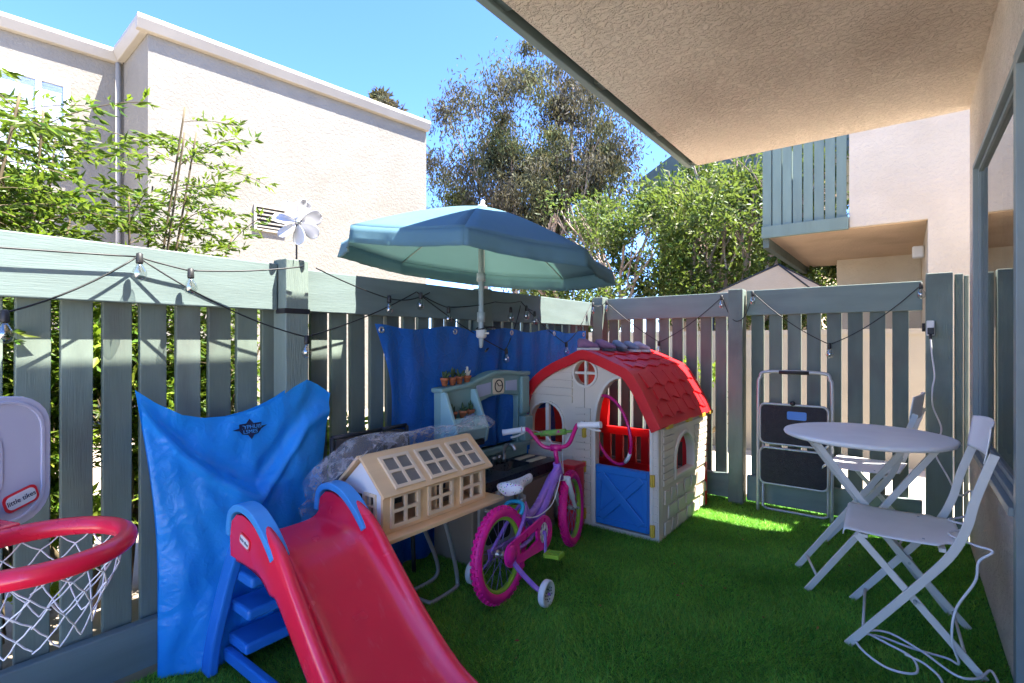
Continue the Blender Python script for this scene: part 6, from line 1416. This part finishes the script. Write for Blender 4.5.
# ---- string lights
def catenary(p, q, sag, n=14):
    p, q = Vector(p), Vector(q); return [p.lerp(q, i / n) - Vector((0, 0, sag * 4 * (i / n) * (1 - i / n))) for i in range(n + 1)]
def strand(label, segs, bulbs):
    t = thing('string_light', label, 'string lights', segs[0][0], 'string lights looped along the fences')
    w = MB()
    for p, q, s_ in segs: w.tube(catenary(p, q, s_), 0.0032, 6)
    obj('wire', w, M['wire'], t)
    for b in bulbs:
        b = Vector(b); so = obj('socket', MB().lathe([(0.004, 0.012), (0.010, 0.008), (0.0115, -0.022), (0.010, -0.026), (0, -0.026)], Matrix.Translation(b), 12), M['socket'], t)
        obj('bulb', MB().lathe([(0.0085, -0.026), (0.011, -0.034), (0.0205, -0.05), (0.0225, -0.064), (0.017, -0.08), (0.006, -0.087), (0, -0.088)], Matrix.Translation(b), 16), M['bulb'], so)
        obj('filament', MB().tube([b + Vector((-.003, 0, -.026)), b + Vector((-.007, 0, -.056)), b + Vector((.007, 0, -.056)), b + Vector((.003, 0, -.026))], 0.001, 4), M['steel'], so)
LX = -2.118
strand('black light string with clear bulbs looping along the left fence before the pinwheel post',
       [((LX, -0.3, 1.44), (LX, 0.62, 1.475), 0.005), ((LX, 0.62, 1.475), (LX, 0.78, 1.445), 0.002), ((LX, 0.78, 1.445), (-2.035, 1.19, 1.50), 0.01),
        ((LX + .02, 0.05, 1.215), (LX, 0.62, 1.475), 0.06), ((LX, 0.62, 1.475), (-2.03, 1.20, 1.20), 0.035)],
       [(LX + 0.02, 0.62, 1.475), (LX + 0.02, 0.78, 1.44), (LX + 0.03, 0.285, 1.262), (-2.025, 1.20, 1.195)])
strand('black light string with clear bulbs looping from the pinwheel post past the umbrella pole',
       [((-2.035, 1.25, 1.50), (LX, 1.70, 1.405), 0.008), ((LX, 1.70, 1.405), (LX, 2.0, 1.455), 0.025), ((-2.03, 1.20, 1.20), (LX, 1.90, 1.45), 0.02), ((LX, 1.90, 1.452), (LX + 0.05, 2.62, 1.12), 0.02),
        ((LX, 1.90, 1.452), (LX, 2.13, 1.38), 0.006), ((LX, 2.13, 1.38), (-2.05, 2.5, 1.43), 0.01), ((LX + 0.05, 2.62, 1.12), (LX, 2.86, 1.43), 0.03)],
       [(LX + 0.02, 1.70, 1.405), (LX + 0.02, 1.915, 1.438), (LX + 0.02, 2.13, 1.372), (LX + 0.06, 2.62, 1.125)])
strand('black light string with clear bulbs in the fence corner beside the umbrella',
       [((-2.05, 2.5, 1.43), (LX, 2.86, 1.46), 0.01), ((LX, 2.86, 1.46), (LX + 0.06, 3.35, 1.165), 0.02), ((LX + 0.06, 3.35, 1.165), (LX, 3.86, 1.50), 0.05), ((LX, 2.86, 1.46), (LX, 3.0, 1.40), 0.01)],
       [(LX + 0.02, 2.72, 1.40), (LX + 0.02, 2.90, 1.42), (LX + 0.02, 3.0, 1.385), (LX + 0.07, 3.35, 1.165), (LX + 0.02, 3.86, 1.50)])
BY = 3.968
strand('black light string with clear bulbs swagged above the playhouse roof',
       [((-2.03, BY, 1.52), (-1.55, BY - .02, 1.175), 0.02), ((-1.55, BY - .02, 1.175), (-1.075, BY, 1.515), 0.03), ((-2.03, BY, 1.52), (-2.11, 3.86, 1.50), 0.03), ((-1.075, BY, 1.515), (-0.95, BY - .04, 1.33), 0.06), ((-0.95, BY - .04, 1.33), (-0.865, BY, 1.53), 0.05)],
       [(-2.02, BY - .01, 1.52), (-1.55, BY - .03, 1.172), (-1.078, BY - .01, 1.513)])
strand('black light string with clear bulbs swagged across the gate',
       [((-0.865, BY, 1.53), (-0.392, BY - .02, 1.16), 0.035), ((-0.392, BY - .02, 1.16), (0.08, BY, 1.525), 0.04)],
       [(-0.865, BY - .01, 1.53), (-0.392, BY - .03, 1.158), (0.078, BY - .01, 1.525)])

# ---- a few dry leaf crumbs blown onto the turf
g = np.random.default_rng(77); n = 46
C = np.stack([g.uniform(-1.4, 0.27, n), g.uniform(1.2, 3.8, n), np.full(n, 0.022)], 1); D = g.normal(0, 1, (n, 3)) * np.array([1, 1, 0.15])
ll = leaf_mesh('leaf_litter', C, D, g.uniform(0.012, 0.028, n), g.uniform(0.005, 0.011, n), M['brownleaf'], None, 9); tag(ll, 'scattered dry leaf crumbs lying on the artificial grass', 'leaf litter', kind='stuff')
